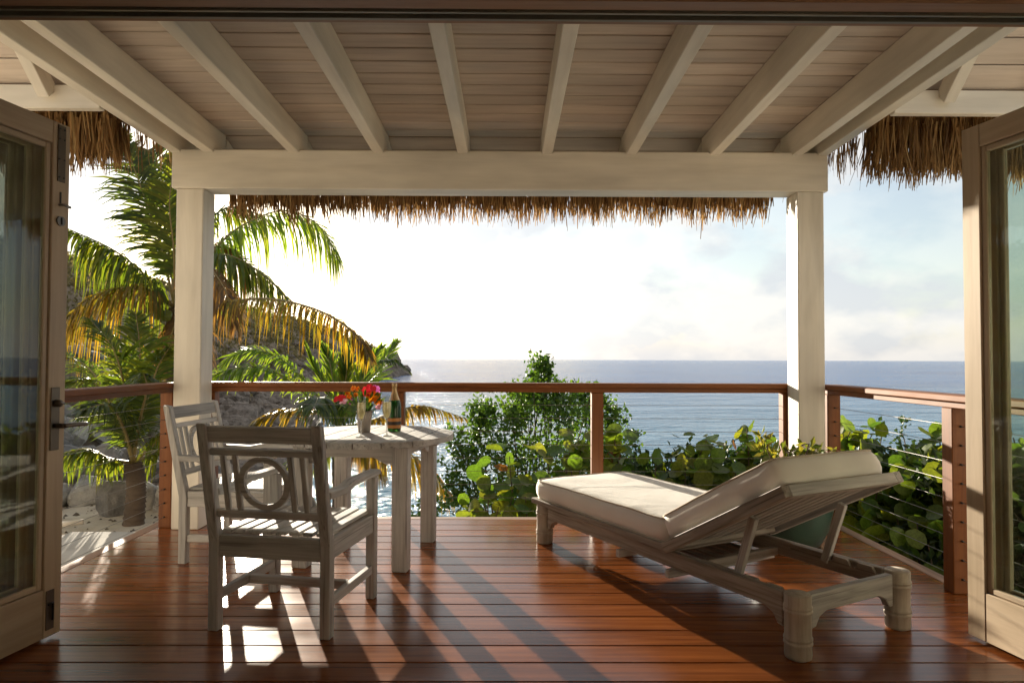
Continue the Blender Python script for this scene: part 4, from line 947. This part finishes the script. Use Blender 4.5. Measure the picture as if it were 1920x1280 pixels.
# ------------------------------------------------------------------ shrubs beyond the railing
D8 = 8.2
cl = [(1015, 705, .16, .30), (960, 770, .22, .30), (895, 790, .13, .34), (1050, 770, .30, .28), (1110, 770, .26, .30), (1150, 790, .18, .26), (875, 860, .28, .30), (940, 850, .30, .30), (1010, 850, .36, .34), (1080, 850, .34, .34),
      (1140, 860, .26, .26), (860, 930, .24, .26), (930, 930, .34, .28), (1000, 940, .34, .28), (1070, 940, .34, .3), (1175, 880, .16, .14), (1212, 872, .12, .10), (850, 815, .13, .12), (1020, 745, .26, .24), (1018, 688, .05, .10), (1030, 700, .07, .08), (1000, 710, .07, .08), (1110, 730, .07, .09), (985, 745, .10, .14), (1185, 820, .09, .12), (800, 955, .16, .18), (1000, 735, .12, .16), (1042, 735, .12, .16), (975, 765, .16, .2), (1078, 748, .16, .2), (920, 780, .14, .2), (1120, 745, .12, .14)]
shrub('leafy_shrub', 'dense green small leaved shrub rising above the middle of the railing', 'shrub', (.35, 8.3, -3.3), [(at(px, py, D8+rnd.uniform(-.4, .4)), (rx, rx*1.1, rz)) for px, py, rx, rz in cl], 0.062, M['shrub'], 700, 11, .62, .3, .03)
# low dark shrubs that close the view under the sea grapes
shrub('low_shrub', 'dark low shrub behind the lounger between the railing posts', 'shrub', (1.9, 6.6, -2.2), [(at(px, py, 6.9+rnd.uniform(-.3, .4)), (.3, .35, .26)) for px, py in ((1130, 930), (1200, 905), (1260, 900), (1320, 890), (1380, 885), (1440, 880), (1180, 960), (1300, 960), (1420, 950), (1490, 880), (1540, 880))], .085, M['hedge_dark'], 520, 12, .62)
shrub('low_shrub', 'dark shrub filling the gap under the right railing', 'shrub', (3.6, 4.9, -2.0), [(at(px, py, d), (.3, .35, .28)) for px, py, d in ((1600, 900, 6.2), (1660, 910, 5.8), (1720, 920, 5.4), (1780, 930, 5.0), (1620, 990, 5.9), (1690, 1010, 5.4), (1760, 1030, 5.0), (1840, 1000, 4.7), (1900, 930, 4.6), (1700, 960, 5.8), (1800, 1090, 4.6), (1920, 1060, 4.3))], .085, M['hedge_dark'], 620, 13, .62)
shrub('small_leaf_bush', 'small bush with fine dark leaves showing above the right hedge', 'shrub', (3.6, 6.0, -1.2), [(at(px, py, 6.1), (rx, rx, rz)) for px, py, rx, rz in ((1655, 805, .09, .10), (1692, 812, .08, .13), (1660, 845, .14, .12), (1700, 850, .12, .12), (1680, 880, .2, .16))], .05, M['hedge_dark'], 170, 14, .7, r0=.012)

# sea grapes: every round leaf is an object of its own
def grape_leaf_mesh(i):
    rng = random.Random(40+i); n_ = 14; vs = [(0, 0, 0)]; fs = []
    for k in range(n_):
        a = 2*math.pi*k/n_; rr = .5*(1+.05*math.cos(2*a)+rng.uniform(-.035, .035)); 
        if k == 7: rr *= .86
        vs.append((rr*math.cos(a)*.5+.25*0, rr*math.sin(a)*.5, .05*abs(math.sin(a))+rng.uniform(-.01, .01)))
    for k in range(n_):
        b = 1+k; c = 1+(k+1) % n_; vs.append((vs[b][0]*2, vs[b][1]*2, vs[b][2]*2.6+rng.uniform(-.03, .03)))
    for k in range(n_):
        b, c = 1+k, 1+(k+1) % n_; fs += [(0, b, c), (b, b+n_, c+n_, c)]
    return vs, fs
GL = [mesh('grape_leaf', *grape_leaf_mesh(i), M['grape'], True) for i in range(5)]
GR = [mesh('grape_leaf_red', *grape_leaf_mesh(i), M['grape_red'], True) for i in range(2)]
def sea_grape(label, base, sprays, seed):
    """sprays: (tip px, py, distance, leaves, spread px); leaves sit along shoots that rise from the base"""
    rng = random.Random(seed); B = Vector(base); t = thing('sea_grape', label, 'shrub', B.to_tuple(), group='sea grape bushes outside the railing'); vs, fs = [], []
    for (px, py, d, n_, sp) in sprays:
        tip = at(px, py, d); b = Vector((tip.x+rng.gauss(0, .25), tip.y+rng.gauss(0, .2), tip.z-rng.uniform(.45, .7))); b = b.lerp(B, .25)
        sh = spline([B, b.lerp(B, .35)+Vector((0, 0, -.1)), b, b.lerp(tip, .6)+Vector((rng.gauss(0, .05), rng.gauss(0, .05), .03)), tip], 22)
        tubegeo([p-B for p in sh], lambda q: .014*(1-q)+.004, 5, vs, fs)
        n_ = int(n_*1.7)
        for k in range(n_):
            q = 1-(k/n_)**1.15*.42; f = q*21; i = min(20, int(f)); c = sh[i].lerp(sh[i+1], f-i)
            s_ = sp/1280*d; size = rng.uniform(.115, .185)*(.75 if k == 0 else 1)
            off = Vector((rng.gauss(0, s_*.5), rng.gauss(0, s_*.5), rng.gauss(0, s_*.40))); c2_ = c+off
            if c2_.y < 5.46 and c2_.x < 2.6: c2_.y = 5.46+rng.random()*.2
            if c2_.x < 2.62 and c2_.y < 5.40: c2_.x = 2.62+rng.random()*.2
            nrm = Vector((rng.gauss(0, .55), rng.gauss(-.35, .6), rng.gauss(.55, .5))).normalized()
            red = rng.random() < .008
            me = rng.choice(GR) if red else rng.choice(GL)
            qm = nrm.to_track_quat('Z', 'Y').to_matrix().to_4x4() @ Matrix.Rotation(rng.random()*6.28, 4, 'Z') @ Matrix.Scale(size, 4)
            qm.translation = c2_-B; link('leaf', me, t, qm)
    obj('stem', vs, fs, M['bark'], t, True)
    return t
sea_grape('sea grape bush in front of the green shrub, left of the lounger cushion', (.2, 6.9, -2.4), [(955, 855, 6.6, 12, 42), (985, 930, 6.2, 14, 50), (1030, 850, 6.4, 14, 46), (1070, 870, 6.3, 14, 50), (960, 930, 6.4, 14, 50), (920, 900, 6.4, 10, 40), (1000, 890, 6.6, 12, 46), (935, 950, 6.2, 10, 40), (880, 960, 6.4, 8, 40)], 21)
sea_grape('sea grape shoots around the middle railing post', (.9, 6.8, -2.2), [(1150, 812, 6.3, 9, 24), (1135, 850, 6.2, 12, 36), (1090, 830, 6.4, 10, 36), (1075, 815, 6.5, 5, 16), (1120, 880, 6.1, 14, 50)], 22)
sea_grape('sea grape bush between the lounger cushion and the sea', (1.6, 6.9, -2.2), [(1255, 858, 6.5, 12, 36), (1295, 845, 6.5, 14, 40), (1335, 838, 6.5, 14, 36), (1230, 875, 6.3, 12, 40), (1285, 880, 6.2, 16, 50), (1340, 880, 6.2, 16, 50), (1325, 825, 6.7, 6, 14)], 23)
sea_grape('sea grape bush left of the right white post with one tall leaf spray', (2.1, 6.6, -2.2), [(1400, 803, 6.2, 8, 14), (1425, 818, 6.2, 8, 20), (1395, 850, 6.3, 14, 40), (1440, 850, 6.2, 14, 40), (1380, 875, 6.1, 16, 50), (1440, 880, 6.0, 16, 50), (1480, 850, 6.0, 14, 40), (1520, 860, 6.0, 14, 44)], 24)
sea_grape('sea grape bush right of the right white post', (3.4, 6.2, -2.0), [(1600, 795, 5.9, 14, 36), (1580, 810, 6.0, 10, 30), (1635, 815, 5.8, 14, 40), (1600, 850, 5.8, 16, 50), (1650, 865, 5.6, 16, 50), (1590, 880, 5.8, 16, 50), (1650, 900, 5.4, 16, 54)], 25)
sea_grape('sea grape bush outside the right railing beside the orange rail post', (3.9, 5.0, -2.0), [(1755, 800, 5.4, 10, 18), (1745, 845, 5.3, 14, 40), (1710, 870, 5.3, 16, 50), (1690, 900, 5.2, 16, 54), (1740, 920, 5.0, 16, 54), (1720, 980, 4.8, 16, 60), (1680, 960, 5.1, 16, 60), (1790, 850, 5.1, 14, 40), (1800, 900, 4.8, 14, 50), (1740, 1020, 4.5, 14, 60)], 26)
sea_grape('sea grape bush seen through the glass of the right door', (4.2, 3.9, -1.8), [(1900, 820, 4.8, 14, 44), (1870, 850, 4.8, 14, 44), (1920, 880, 4.6, 16, 60), (1900, 960, 4.3, 16, 60), (1960, 840, 4.5, 14, 50), (1850, 880, 4.8, 10, 40)], 27)
